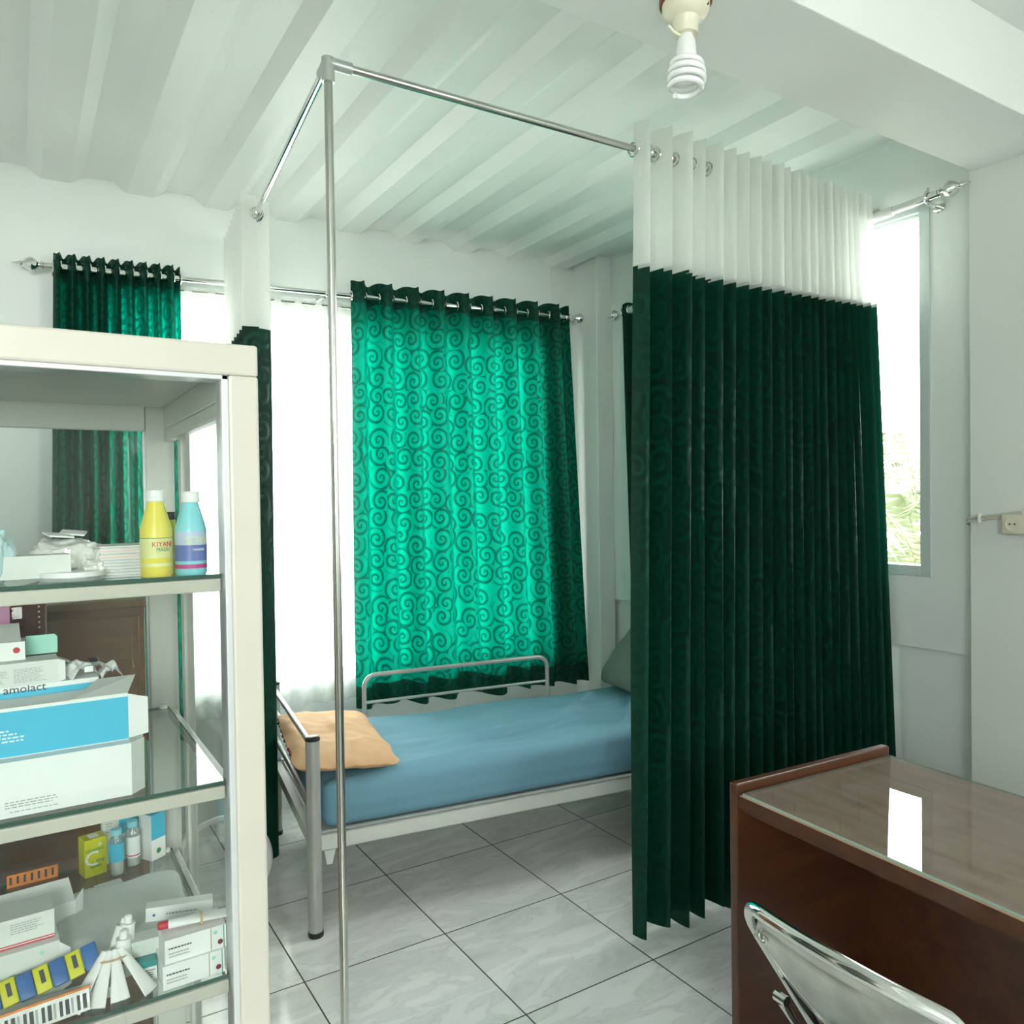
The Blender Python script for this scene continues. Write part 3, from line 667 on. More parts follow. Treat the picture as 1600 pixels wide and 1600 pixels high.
# ------------------------------------------------------------------ bed
bed = thing('bed', 'grey steel tube hospital bed with footboard rails and side guard', 'bed', (0.845, 2.65, 0), R(-7.5))
BL, BWd = 1.93, 0.92
for (u, v, h, nm) in ((0, 0, 0.69, 'foot_post'), (0, BWd, 0.69, 'foot_post'), (BL, 0, 0.86, 'head_post'), (BL, BWd, 0.86, 'head_post')):
    m = MB(); m.tube([(u, v, 0.014), (u, v, h-0.006)], 0.0245, 'greypaint', 24); po = m.build(nm, bed)
    m = MB(); m.lathe([(0.0262, 0), (0.0268, 0.006), (0.0262, 0.018)], 'black', 24, TR((u, v, 0))); m.build('foot_cap', po)['label'] = 'black rubber foot cap'
    m = MB(); m.lathe([(0.0255, h-0.012), (0.0255, h-0.004), (0.02, h+0.001), (0.006, h+0.003)], 'black', 24, TR((u, v, 0))); m.build('top_cap', po)['label'] = 'black top cap'
for z in (0.655, 0.56, 0.44):
    m = MB(); m.tube([(0, 0.01, z), (0, BWd-0.01, z)], 0.011, 'greypaint', 14); m.build('footboard_rail', bed)
m = MB(); m.box(BL-0.014, BL+0.014, 0.03, BWd-0.03, 0.45, 0.855, 'black', bv=0.006); m.build('headboard', bed)['label'] = 'black headboard panel'
m = MB(); m.box(0.02, BL-0.02, 0.004, 0.012, 0.285, 0.345, 'palepaint'); m.box(0.02, BL-0.02, 0.004, 0.04, 0.337, 0.345, 'palepaint'); m.box(0.02, BL-0.02, 0.004, 0.035, 0.285, 0.291, 'palepaint')
m.build('side_rail', bed, smooth=False, bevel=0.002)
m = MB(); m.box(0.02, BL-0.02, BWd-0.012, BWd-0.004, 0.285, 0.345, 'palepaint'); m.box(0.02, BL-0.02, BWd-0.04, BWd-0.004, 0.337, 0.345, 'palepaint'); m.build('side_rail', bed, smooth=False, bevel=0.002)
m = MB(); m.box(-0.01, 0.02, 0.02, BWd-0.02, 0.29, 0.335, 'palepaint'); m.build('end_rail', bed, smooth=False)
m = MB(); m.box(0.03, BL-0.03, 0.02, BWd-0.02, 0.328, 0.337, 'palepaint'); m.build('base_board', bed, smooth=False)
m = MB(); m.slab([(0.035, 0.012, 0.286), (0.075, 0.012, 0.286), (0.062, 0.012, 0.235), (0.043, 0.012, 0.235)], 0.006, 'palepaint'); m.build('bracket', bed, smooth=False)
# guard rail on the far side
gv, g0, g1, gz = 0.80, 0.38, 1.318, 0.70
m = MB(); rr = 0.055; pts = [(g0, gv, 0.345)]
for a in range(0, 91, 15): pts.append((g0+rr-rr*math.cos(R(a)), gv, gz-rr+rr*math.sin(R(a))))
for a in range(90, -1, -15): pts.append((g1-rr+rr*math.cos(R(a)), gv, gz-rr+rr*math.sin(R(a))))
pts.append((g1, gv, 0.345)); m.tube(pts, 0.0105, 'greypaint', 14); m.tube([(g0, gv, 0.575), (g1, gv, 0.575)], 0.007, 'greypaint', 10)
m.build('guard_rail', bed)

def wr(p, amps):
    z = 0
    for (sc, a, sx_, sy_) in amps: z += a*noise.noise(Vector((p.x*sc*sx_, p.y*sc*sy_, sc)))
    return z
def ridge(p, x0, y0, x1, y1, wd, a):
    d = Vector((x1-x0, y1-y0)); L = d.length; d /= L; q = Vector((p.x-x0, p.y-y0)); s_ = q.dot(d); e = abs(q.x*d.y-q.y*d.x)
    if s_ < 0 or s_ > L: return 0
    wd *= 1.9
    return a*math.exp(-(e/wd)**2)*math.sin(PI*s_/L)
def matt(p):
    if p.z > 0:
        k = min(1, p.z/0.05)
        p.z += 2.2*k*(wr(p, ((3, 0.010, 1, 1.5), (9, 0.003, 0.6, 1.6))) + ridge(p, -0.55, -0.18, 0.6, 0.05, 0.012, 0.012) + ridge(p, -0.35, -0.1, 0.75, 0.12, 0.009, 0.011)
                + ridge(p, 0.15, -0.15, 0.62, 0.35, 0.014, 0.013) + ridge(p, 0.35, -0.3, 0.8, 0.2, 0.012, 0.012) + ridge(p, -0.5, -0.3, 0.3, -0.22, 0.01, 0.008)
                + ridge(p, 0.0, -0.2, 0.35, -0.05, 0.008, 0.01) + ridge(p, -0.75, -0.33, 0.1, -0.30, 0.012, 0.006))
    p.y += 0.004*noise.noise(Vector((p.x*5, p.z*9, 2)))
    if p.z < -0.03: p.y *= 0.985
    return p
vs, fs = rounded_box(1.84, 0.77, 0.17, 0.04, (150, 80, 12), matt)
T_ = ROOTM[bed] @ TR((0.96, 0.402, 0.43))
m = MB(); m.add(vs, fs, 'sheet', T_); mt = m.build('mattress', origin=(T_.to_translation().x, T_.to_translation().y, 0.345), angle=75)
tag(mt, 'blue sheeted mattress with creases lying on the steel bed', 'mattress')
m = MB()
for (u, v, z, r) in ((0.66, 0.012, 0.50, 0.008), (0.675, 0.02, 0.512, 0.005), (0.69, 0.010, 0.487, 0.006)):
    pass

def pillow_fn(sx, sy, th, crease, seed):
    def f(p):
        u, v = p.x/(sx/2), p.y/(sy/2); k = max(0, (1-abs(u)**3.5))*max(0, (1-abs(v)**3.5))
        p.z = p.z*(0.12+0.88*k**0.6) + crease*noise.noise(Vector((p.x*9, p.y*7, seed)))*k + crease*0.5*noise.noise(Vector((p.x*22, p.y*16, seed)))
        p.x += 0.012*noise.noise(Vector((p.y*9, seed, 1))); p.y += 0.012*noise.noise(Vector((p.x*9, seed, 4)))
        return p
    return f
vs, fs = rounded_box(0.37, 0.74, 0.075, 0.032, (50, 80, 8), pillow_fn(0.37, 0.74, 0.08, 0.014, 3))
T_ = ROOTM[bed] @ TR((0.150, 0.385, 0.562), (0.0, 0.06, R(-3)))
t = thing('pillow', 'flat tan brown pillow with dark red edging at the foot of the bed', 'pillow', tuple(T_.to_translation()), (0.0, 0.06, R(-10.5)))
m = MB(); m.add(vs, fs, 'tan'); m.build('pillowcase', t, angle=75)
m = MB(); m.tube([(-0.178+0.006*math.sin(k*1.9), -0.30+0.6*k/30, -0.004+0.005*math.sin(k*2.3)) for k in range(31)], 0.006, 'piping', 8); m.build('piping', t)['label'] = 'dark red ruffled edging'
vs, fs = rounded_box(0.42, 0.62, 0.14, 0.06, (40, 50, 10), pillow_fn(0.42, 0.62, 0.14, 0.012, 8))
T_ = ROOTM[bed] @ TR((1.735, 0.46, 0.715), (0, R(-48), 0))
m = MB(); m.add(vs, fs, 'greycloth', T_); o = m.build('pillow', origin=T_.to_translation(), angle=75)
tag(o, 'grey green pillow leaning on the headboard beside the privacy curtain', 'pillow')

# white hoop beside the cabinet
m = MB(); hc = Vector((0.625, 3.02, 0.172)); m.tube([hc + Vector((0.16*math.cos(2*PI*k/48)*0.95, 0.16*math.cos(2*PI*k/48)*-0.3, 0.16*math.sin(2*PI*k/48))) for k in range(48)], 0.0115, 'plastic', 12, closed=True)
tag(m.build('hoop', origin=(0.625, 3.02, 0)), 'white tubular hoop standing on the floor behind the cabinet edge', 'hoop')

# brown cupboard behind the cabinet
t = thing('cupboard', 'red brown wooden cupboard standing behind the glass cabinet', 'cupboard', (-0.35, 2.45, 0))
m = MB(); m.box(-0.98, 0.275, 2.22, 2.62, 0.05, 1.235, 'cupboard'); m.box(-0.95, 0.25, 2.25, 2.6, 0, 0.05, 'desk'); m.build('body', t, world=True, smooth=False, bevel=0.003)
m = MB(); m.box(-1.0, 0.285, 2.205, 2.63, 1.235, 1.257, 'cupboard'); m.build('top', t, world=True, smooth=False, bevel=0.004)
for x0, x1 in ((-0.96, -0.36), (-0.34, 0.26)):
    m = MB(); m.box(x0, x1, 2.203, 2.22, 0.08, 1.215, 'cupboard'); d = m.build('door', t, world=True, smooth=False, bevel=0.004)
    xk = x1-0.04 if x0 < -0.5 else x0+0.04
    m = MB(); m.tube([(xk, 2.203, 0.7), (xk, 2.185, 0.7)], 0.01, 'steel', 12); m.build('knob', d, world=True)

# ------------------------------------------------------------------ desk
desk = thing('desk', 'red brown wooden desk with open knee space and raised end panel', 'desk', (1.515, 1.375, 0), R(-3.5))
DL, DW, DZ = 1.32, 0.57, 0.752
m = MB(); m.box(-0.012, DW+0.006, -0.022, 0.004, 0, DZ+0.028, 'desk'); m.build('side_panel', desk, smooth=False, bevel=0.004)
m = MB(); m.box(-0.012, DW+0.006, -DL-0.004, -DL+0.022, 0, DZ+0.028, 'desk'); m.build('side_panel', desk, smooth=False, bevel=0.004)
m = MB(); m.box(-0.006, DW, -DL+0.022, -0.022, DZ-0.024, DZ, 'desktop'); m.build('desktop', desk, smooth=False, bevel=0.002)
m = MB(); m.box(-0.008, -0.0062, -DL+0.022, -0.022, DZ-0.03, DZ-0.0005, 'desk'); m.box(0.012, 0.03, -DL+0.022, -0.022, DZ-0.048, DZ-0.024, 'desk'); m.build('front_edge', desk, smooth=False)
m = MB(); m.box(DW-0.10, DW-0.082, -DL+0.022, -0.022, 0.16, DZ-0.024, 'desk'); m.build('modesty_panel', desk, smooth=False)
dg_ = MB(); GT = DZ+0.0005
dg_.box(0.0, DW-0.004, -DL+0.03, -0.03, GT, GT+0.006, 'deskglass')
gl = thing('desk_glass', 'clear glass sheet covering the top of the brown desk', 'glass sheet', (1.515, 1.375, DZ), R(-3.5))
g2 = MB(); x0, x1, y0, y1, z0, z1 = 0.0, DW-0.004, -DL+0.03, -0.03, 0.0005, 0.0065
g2.add([(x0, y0, z1), (x1, y0, z1), (x1, y1, z1), (x0, y1, z1), (x0, y0, z0), (x1, y0, z0), (x1, y1, z0), (x0, y1, z0)], [(0, 1, 2, 3)], 'deskglass')
g2.add([(x0, y0, z1), (x1, y0, z1), (x1, y1, z1), (x0, y1, z1), (x0, y0, z0), (x1, y0, z0), (x1, y1, z0), (x0, y1, z0)], [(0, 4, 5, 1), (1, 5, 6, 2), (2, 6, 7, 3), (3, 7, 4, 0)], 'deskedge')
g2.build('sheet', gl, smooth=False)

# ------------------------------------------------------------------ folding chair
ch = thing('folding_chair', 'chrome folding chair with worn metal backrest tucked at the desk', 'chair', (1.34, 0.775, 0), R(-2))
hw = 0.205
def bowx(y): return -0.238 - 0.03*(1-(y/hw)**2)
pts = [(0.20, hw+0.01, 0.012), (0.10, hw+0.01, 0.20), (-0.02, hw+0.006, 0.43), (-0.19, hw+0.002, 0.68)]
for k in range(1, 8):
    a = PI/2*k/8; pts.append((-0.205-0.033*math.sin(a), hw-0.035*(1-math.cos(a)), 0.70+0.058*math.sin(a)))
for k in range(0, 13):
    y = (hw-0.04)*(1-2*k/12); pts.append((bowx(y), y, 0.760+0.010*(1-(y/hw)**2)))
tp = [(a, -b, c) for a, b, c in pts[:11]][::-1]
pts = pts + tp
m = MB(); m.tube(pts, 0.0125, 'chrome', 18); m.build('main_frame', ch)
# backrest plate
def plate(u, v):
    y = hw*(0.985-0.10*v)*(2*u-1); e = 1-abs(2*u-1)**2.2
    ztop = 0.752+0.012*(1-(y/hw)**2) - 0.06*(abs(2*u-1)**7); zb_ = 0.700 - 0.105*e**0.8
    z = ztop*(1-v)+zb_*v
    x = bowx(y)+0.003 + (0.76-z)*0.42 - 0.012*math.sin(PI*v)
    x += 0.003*math.exp(-((v-0.16)/0.03)**2) - 0.002*math.exp(-((v-0.22)/0.02)**2)
    return Vector((x, y, z))
m = MB(); m.grid(plate, 48, 22, 'worn'); m.grid(lambda u, v: plate(u, v)+Vector((0.0018, 0, 0)), 48, 22, 'worn'); bkp = m.build('backrest', ch, angle=60); bkp['label'] = 'worn scratched metal back plate'
m = MB(); m.tube([plate(k/40, 1.0) for k in range(41)], 0.004, 'chrome', 8); m.build('rim', bkp)
for u in (0.10, 0.90):
    c = plate(u, 0.30); m = MB(); T_ = Matrix.Translation(c) @ Vector((-1, 0, 0.3)).to_track_quat('Z', 'Y').to_matrix().to_4x4()
    m.lathe([(0.011, -0.002), (0.012, 0.0015), (0.008, 0.003), (0.006, 0.0015), (0.003, 0.003), (0.0005, 0.0035)], 'worn', 20, T_); m.build('rivet', bkp)
vs, fs = rounded_box(0.30, 0.35, 0.03, 0.012, (20, 20, 4))
m = MB(); m.add(vs, fs, 'black', TR((-0.01, 0, 0.425))); m.build('seat', ch)
for s_ in (-1, 1):
    m = MB(); m.tube([(0.16, s_*0.185, 0.425), (-0.02, s_*0.187, 0.24), (-0.27, s_*0.19, 0.012)], 0.0105, 'chrome', 14); m.build('rear_leg', ch)
    m = MB(); m.tube([(-0.145, s_*0.198, 0.545), (-0.115, s_*0.192, 0.495), (-0.085, s_*0.190, 0.43)], [0.009, 0.007, 0.009], 'chrome', 12)
    m.tube([(-0.145, s_*0.212, 0.55), (-0.145, s_*0.186, 0.55)], 0.010, 'chrome', 12); m.build('hinge_link', ch)
m = MB(); m.tube([(-0.25, -0.19, 0.04), (-0.25, 0.19, 0.04)], 0.008, 'chrome', 12); m.build('cross_bar', ch)
m = MB(); m.tube([(0.17, -0.21, 0.07), (0.17, 0.21, 0.07)], 0.008, 'chrome', 12); m.build('cross_bar', ch)

# ------------------------------------------------------------------ lamp under the beam
LX, LY, LZ = 1.335, 1.335, 2.65
lp = thing('ceiling_lamp', 'bare spiral energy saving bulb in a cream holder under the beam', 'lamp', (LX, LY, LZ))
m = MB(); m.lathe([(0.060, -0.014), (0.060, 0.0)], 'plate', 32, TR((LX, LY, LZ))); m.build('wooden_block', lp, world=True)['label'] = 'round brown wooden mounting block'
m = MB(); m.lathe([(0.012, -0.086), (0.027, -0.084), (0.029, -0.060), (0.033, -0.050), (0.048, -0.042), (0.054, -0.030), (0.054, -0.0142)], 'creamplastic', 32, TR((LX, LY, LZ)))
hd = m.build('holder', lp, world=True); hd['label'] = 'cream plastic lamp holder'
for a in (0.6, 3.6):
    m = MB(); m.lathe([(0.004, 0), (0.004, 0.003)], 'black', 10, TR((LX-0.030, LY-0.041, LZ-0.030) if a > 1 else (LX+0.02, LY-0.047, LZ-0.030), (R(90), 0, 0))); m.build('screw_hole', hd, world=True)
m = MB(); m.tube([(LX-0.02, LY-0.0, LZ-0.09), (LX-0.04, LY, LZ-0.088), (LX-0.055, LY, LZ-0.078)], 0.003, 'creamplastic', 8); m.build('wire_end', hd, world=True)
m = MB(); m.lathe([(0.021, -0.140), (0.024, -0.135), (0.022, -0.100), (0.016, -0.088), (0.0165, -0.082)], 'plastic', 28, TR((LX, LY, LZ))); bb = m.build('bulb', lp, world=True)
m = MB(); sp_ = []
for k in range(0, 150):
    u = k/149; a = u*2*PI*4.3; rr = 0.030 + 0.009*math.sin(min(1, u*1.6)*PI/2) - 0.016*max(0, u-0.75)*4*0.6
    sp_.append((LX+rr*math.cos(a), LY+rr*math.sin(a), LZ-0.140-0.072*u))
m.tube(sp_, 0.0068, pm('frosted_white_lamp_tube', (0.90, 0.92, 0.91), 0.2), 10); m.build('spiral_tube', bb, world=True)

# ------------------------------------------------------------------ socket and cables on the pier
t = thing('socket', 'cream twin power socket box on the right wall', 'socket', (2.93, 1.33, 1.387))
m = MB(); m.box(2.895, 2.93, 1.255, 1.408, 1.353, 1.420, 'creamplastic', bv=0.004); m.build('box', t, world=True)
for yc in (1.372, 1.292):
    Tm = Matrix.Translation((2.8945, yc, 1.387)) @ Euler((0, R(-90), 0)).to_matrix().to_4x4()
    m = MB(); m.lathe([(0.024, 0), (0.024, 0.002), (0.020, 0.002), (0.019, 0.0005)], 'creamplastic', 28, Tm); fc = m.build('socket_face', t, world=True)
    m = MB()
    for dy in (-0.008, 0.008): m.lathe([(0.003, 0.0006), (0.003, 0.002)], 'black', 10, Tm @ TR((0, dy, 0)))
    m.build('contact_holes', fc, world=True)
t = thing('cable', 'pale grey cables clipped to the right wall leading to the socket', 'cable', (2.93, 1.45, 1.41))
for i, (dz, s_) in enumerate(((0.0, 0), (-0.012, 1))):
    pts = [(2.965+0.0, 1.545, 1.388+dz), (2.94, 1.548, 1.396+dz), (2.922, 1.536, 1.404+dz), (2.922, 1.50, 1.410+dz*0.9), (2.922, 1.44, 1.416+dz*0.7), (2.921, 1.38, 1.421+dz*0.5+0.004), (2.921, 1.33, 1.424+dz*0.3+0.004), (2.921, 1.24, 1.426+0.004+dz*0.3)]
    m = MB(); m.tube(pts, 0.0045, 'cable', 10); m.build('wire', t, world=True)
for yc, zc in ((1.495, 1.406), (1.345, 1.424)):
    m = MB(); m.box(2.914, 2.93, yc-0.005, yc+0.005, zc-0.016, zc+0.014, 'plastic', bv=0.002); m.build('clip', t, world=True)

# ------------------------------------------------------------------ glass medicine cabinet
CB = thing('display_cabinet', 'cream enamel medicine cabinet with glass doors and glass shelves', 'cabinet', (-0.15, 1.52, 0))
x0, x1, y0, y1, zt_ = -0.62, 0.316, 1.22, 1.84, 1.737
S1, S2, S3 = 1.391, 1.074, 0.775
def cb(name, *boxes, parent=CB, bevel=0.003, label=None):
    m = MB()
    for b in boxes: m.box(*b)
    o = m.build(name, parent, world=True, smooth=False, bevel=bevel)
    if label: o['label'] = label
    return o
cb('front_frame', (x0, x1, y0, y0+0.022, 1.690, zt_, 'cream'), (x1-0.044, x1, y0, y0+0.022, 0, 1.690, 'cream'), (x0, x0+0.044, y0, y0+0.022, 0, 1.690, 'cream'), (x0+0.044, x1-0.044, y0, y0+0.022, 0, 0.12, 'cream'), bevel=0.004)
cb('top_panel', (x0, x1, y0+0.022, y1, 1.722, zt_, 'cream'), (x0+0.02, x1-0.05, y0+0.022, y1-0.05, 1.700, 1.722, 'greyin'))
cb('top_rail', (x1-0.05, x1-0.012, y0+0.03, y1-0.04, 1.655, 1.722, 'greyin'), (x1-0.05, x1-0.03, y0+0.03, y1-0.04, 1.630, 1.655, 'greyin'), (x0+0.04, x1-0.0855, y1-0.048, y1-0.030, 1.650, 1.722, 'greyin'))
for px_ in (x1-0.085, x0+0.03): cb('rear_post', (px_, px_+0.055, y1-0.045, y1, 0, 1.7215, 'greyin'))
cb('rear_post', (x1-0.024, x1-0.004, y1-0.08, y1-0.05, 0, 1.70, 'greyin'))
cb('door_track', (x0+0.044, x1-0.044, y0+0.004, y0+0.05, 1.683, 1.690, 'silver'), (x1-0.053, x1-0.044, y0+0.004, y0+0.05, 0.12, 1.690, 'silver'), bevel=0.001, label='silver sliding door track')
cb('bottom_panel', (x0+0.01, x1-0.01, y0+0.02, y1-0.01, 0.10, 0.12, 'cream'))
for zs, nm in ((S1, 0), (S2, 1), (S3, 2)):
    m = MB(); X0_, X1_, Y0_, Y1_ = x0+0.05, x1-0.054, y0+0.032, y1-0.06
    v8 = [(X0_, Y0_, zs-0.006), (X1_, Y0_, zs-0.006), (X1_, Y1_, zs-0.006), (X0_, Y1_, zs-0.006), (X0_, Y0_, zs), (X1_, Y0_, zs), (X1_, Y1_, zs), (X0_, Y1_, zs)]
    m.add(v8, [(4, 5, 6, 7)], 'shelfglass'); m.add(v8, [(0, 1, 5, 4), (1, 2, 6, 5), (2, 3, 7, 6), (3, 0, 4, 7)], 'glassedge')
    sh = m.build('shelf', CB, world=True, smooth=False); sh['label'] = 'glass shelf with dark green edge'
    cb('shelf_rail', (x0+0.044, x1-0.055, y0+0.027, y0+0.045, zs-0.026, zs-0.0065, 'cream'), parent=sh, bevel=0.002, label='cream metal shelf front rail')
    cb('shelf_support', (x1-0.056, x1-0.040, y0+0.05, y1-0.06, zs-0.022, zs-0.0065, 'greyin'), parent=sh, bevel=0.002)
    m = MB(); m.lathe([(0.008, 0), (0.008, 0.006), (0.005, 0.008)], 'plastic', 14, TR((x1-0.066, y1-0.075, zs+0.0002))); m.build('shelf_stud', sh, world=True)
m = MB(); m.box(x0+0.044, x1-0.046, y0+0.010, y0+0.013, 0.12, 1.684, 'glass'); m.build('door_glass', CB, world=True, smooth=False)
m = MB(); m.box(x1-0.020, x1-0.017, y0+0.024, y1-0.05, 0.12, 1.66, 'sideglass'); m.build('side_glass', CB, world=True, smooth=False)
m = MB(); m.box(x0+0.017, x0+0.020, y0+0.024, y1-0.05, 0.12, 1.70, 'glass'); m.build('side_glass', CB, world=True, smooth=False)
m = MB(); m.box(x0+0.05, x1-0.085, y1-0.022, y1-0.019, 0.12, 1.66, 'glass'); m.build('back_glass', CB, world=True, smooth=False)
m = MB(); m.box(x1-0.088, x1-0.0852, y1-0.026, y1-0.018, 0.12, 1.652, 'silver'); m.build('back_glass_edge', CB, world=True, smooth=False)

# ---- contents
def face_T(w, d, h, face):
    """matrix whose XY plane is the named face of a box w x d x h sitting on z=0, origin at the face's lower left"""
    e = 0.0004
    if face == 'f': return Matrix(((1, 0, 0, -w/2), (0, 0, -1, -d/2-e), (0, 1, 0, 0), (0, 0, 0, 1)))
    if face == 'r': return Matrix(((0, 0, 1, w/2+e), (1, 0, 0, -d/2), (0, 1, 0, 0), (0, 0, 0, 1)))
    if face == 't': return Matrix(((1, 0, 0, -w/2), (0, 1, 0, -d/2), (0, 0, 1, h+e), (0, 0, 0, 1)))
def box_item(name, label, cat, loc, rot, dims, mat, marks=(), texts=(), group=None, flaps=(), bevel=0.0008):
    w_, d_, h_ = dims
    t = thing(name, label, cat, loc, rot, group)
    m = MB(); m.box(-w_/2, w_/2, -d_/2, d_/2, 0, h_, mat)
    for mk in marks:
        f = mk[0]; T_ = face_T(w_, d_, h_, f); fw_, fh_ = {'f': (w_, h_), 'r': (d_, h_), 't': (w_, d_)}[f]
        if mk[1] == 'disc': m.disc((mk[2]*fw_, mk[3]*fh_, 0.0002), mk[4], (0, 0, 1), mk[5], 18, T_)
        elif mk[1] == 'lines':
            _, _, u0, v0, u1, v1, n, mt_ = mk
            rnd = random.Random(int(u0*100+v0*1000+n))
            for i in range(n):
                vv = v0+(v1-v0)*(i+0.25)/n; hh = (v1-v0)/n*0.42; u = u0; ue = u0+(u1-u0)*rnd.uniform(0.7, 1)
                while u < ue:
                    ln = rnd.uniform(0.03, 0.10)*(u1-u0)+0.004; m.quad([(u*fw_, vv*fh_, 0.0003), (min(u+ln, ue)*fw_, vv*fh_, 0.0003), (min(u+ln, ue)*fw_, (vv+hh)*fh_, 0.0003), (u*fw_, (vv+hh)*fh_, 0.0003)], mt_, T_)
                    u += ln+0.018*(u1-u0)+0.002
        else:
            _, u0, v0, u1, v1, mt_ = mk; m.quad([(u0*fw_, v0*fh_, 0), (u1*fw_, v0*fh_, 0), (u1*fw_, v1*fh_, 0), (u0*fw_, v1*fh_, 0)], mt_, T_)
    for (f, body, u, v, size, mt_) in texts:
        fw_, fh_ = {'f': (w_, h_), 'r': (d_, h_), 't': (w_, d_)}[f]
        m.text(body, size, mt_, face_T(w_, d_, h_, f) @ TR((u*fw_, v*fh_, 0.0004)))
    m.build('carton', t, smooth=False)
    for fl in flaps:
        m = MB(); m.slab(fl[0], 0.0006, fl[1]); m.build('flap', t, smooth=False)
    return t

# top shelf ---------------------------------------------------
def bottle(name, label, loc, body_mat, cap_mat, r, h, bands, texts, rz=0):
    t = thing(name, label, 'bottle', loc, (0, 0, rz))
    hb = h
    m = MB(); zz = [(r*0.9, 0), (r, 0.003), (r, h*0.54), (r*0.97, h*0.575), (r*0.52, h*0.86), (r*0.50, h*0.88), (r*0.50, h*0.93)]
    m.lathe(zz, body_mat, 32)
    for (z0, z1, mt_) in bands: m.lathe([(r+0.0003, z0*h), (r+0.0003, z1*h)], mt_, 32)
    bo = m.build('body', t, angle=45)
    for (s_, z, size, mt_, curve) in texts:
        m = MB(); m.text(s_, size, mt_, Matrix.Identity(4), sx=0.85)
        # wrap the letters round the body, facing the room
        fa = -PI/2 + curve
        for i, p in enumerate(m.v): a = fa + p.x/r; m.v[i] = Vector(((r+0.0007+p.z)*math.cos(a), (r+0.0007+p.z)*math.sin(a), z*h+p.y))
        m.build('lettering', bo)
    m = MB(); m.lathe([(r*0.60, h*0.87), (r*0.62, h*0.875), (r*0.62, h*0.90), (r*0.58, h*0.91), (r*0.58, h*0.985), (r*0.62, h*0.99), (r*0.62, h), (0.001, h)], cap_mat, 28); m.build('cap', t)
    return t
bottle('medicine_bottle', 'yellow plastic bottle with white cap on the top glass shelf', (0.176, 1.279, S1), 'yellow', 'plastic', 0.0222, 0.128,
       ((0.12, 0.16, 'yellowp'), (0.22, 0.445, 'yellowp'), (0.445, 0.452, 'greenp')), (('KIYANI', 0.375, 0.011, 'red', 0.28), ('MADU', 0.315, 0.008, 'greenp', 0.30)))
bottle('medicine_bottle', 'light blue plastic bottle with pale cap on the top glass shelf', (0.2245, 1.277, S1), 'aqua', 'plastic', 0.0225, 0.126,
       ((0.08, 0.13, 'magenta'), (0.145, 0.155, 'aqua'), (0.17, 0.36, 'navy'), (0.36, 0.52, 'lilac')), (('SETIN', 0.41, 0.015, 'yellowp', 0.22), ('MANDEL', 0.305, 0.0055, 'white', 0.35)))
bottle('medicine_bottle', 'small lime yellow bottle tucked between the two large bottles', (0.206, 1.345, S1), 'lime', 'black', 0.013, 0.095, ((0.2, 0.3, 'yellowp'),), ())
for i in range(10):
    box_item('blister_box', 'one of the flat white packs in the neat stack left of the yellow bottle', 'medicine box', (0.134+0.001*(i % 2), 1.35, S1+0.0002+i*0.0046), R(random.uniform(-2, 2)), (0.062, 0.085, 0.0042), 'white',
             marks=(('f', 0.0, 0.3, 1, 0.62, 'pinkp' if i in (6, 8) else 'greyink'),), group='stack of flat white medicine packs')
def crumple(name, label, cat, loc, dims, mat, seed, rz=0, amp=0.25):
    def f(p):
        q = Vector((p.x/dims[0], p.y/dims[1], p.z/dims[2]))
        n_ = noise.noise(q*2.6+Vector((seed, 0, 0)))*amp + abs(noise.noise(q*6+Vector((0, seed, 0))))*amp*0.7
        k = 1+n_; zz = p.z*k
        return Vector((p.x*k, p.y*k, max(zz, -dims[2]/2)))
    vs, fs = rounded_box(*dims, min(dims)*0.42, (26, 22, 12), f)
    m = MB(); m.add(vs, fs, mat, TR((loc[0], loc[1], loc[2]+dims[2]/2+0.0003), (0, 0, rz))); o = m.build(name, origin=loc, angle=25); return tag(o, label, cat)
box_item('carton', 'long white carton lying in front of the clear packet on the top shelf', 'medicine box', (0.015, 1.305, S1+0.006), R(2), (0.098, 0.04, 0.032), 'offwhite')
crumple('plastic_packet', 'crinkled clear plastic packet of white sachets on the top shelf', 'packet', (0.062, 1.36, S1), (0.088, 0.07, 0.052), 'foil', 4, amp=0.35)
crumple('plastic_packet', 'small crinkled clear packet beside the stack of flat packs', 'packet', (0.095, 1.318, S1), (0.035, 0.03, 0.026), 'foil', 9, amp=0.35)
for k, (xx, yy, rz) in enumerate(((0.052, 1.35, 0.3), (0.073, 1.375, -0.2))):
    box_item('sachet', ('white paper sachet on top of the clear packet, its left one', 'white paper sachet on top of the clear packet, its right one')[k], 'sachet', (xx, yy, S1+0.0625+0.002*k), (0.15, 0.1, rz), (0.034, 0.03, 0.0025), 'white')
m = MB(); m.lathe([(0.040, 0), (0.0415, 0.002), (0.0415, 0.011), (0.039, 0.011), (0.0385, 0.003), (0.0005, 0.003)], 'silver', 40); m.lathe([(0.043, 0.006), (0.043, 0.013), (0.0005, 0.0135)], 'plastic', 40)
t = thing('petri_dish', 'shallow round pale dish at the front edge of the top shelf', 'dish', (0.066, 1.3, S1+0.0002)); o = m.build('dish', t)
m = MB(); m.lathe([(0.036, 0.0035), (0.036, 0.0045), (0.0005, 0.0045)], 'lilac', 32); m.build('disc', t)
crumple('plastic_bag', 'pale blue plastic bag at the far left of the top shelf', 'bag', (-0.037, 1.31, S1), (0.06, 0.06, 0.075), pm('pale_blue_film', (0.55, 0.75, 0.78), 0.4, var=0.1), 2, amp=0.3)
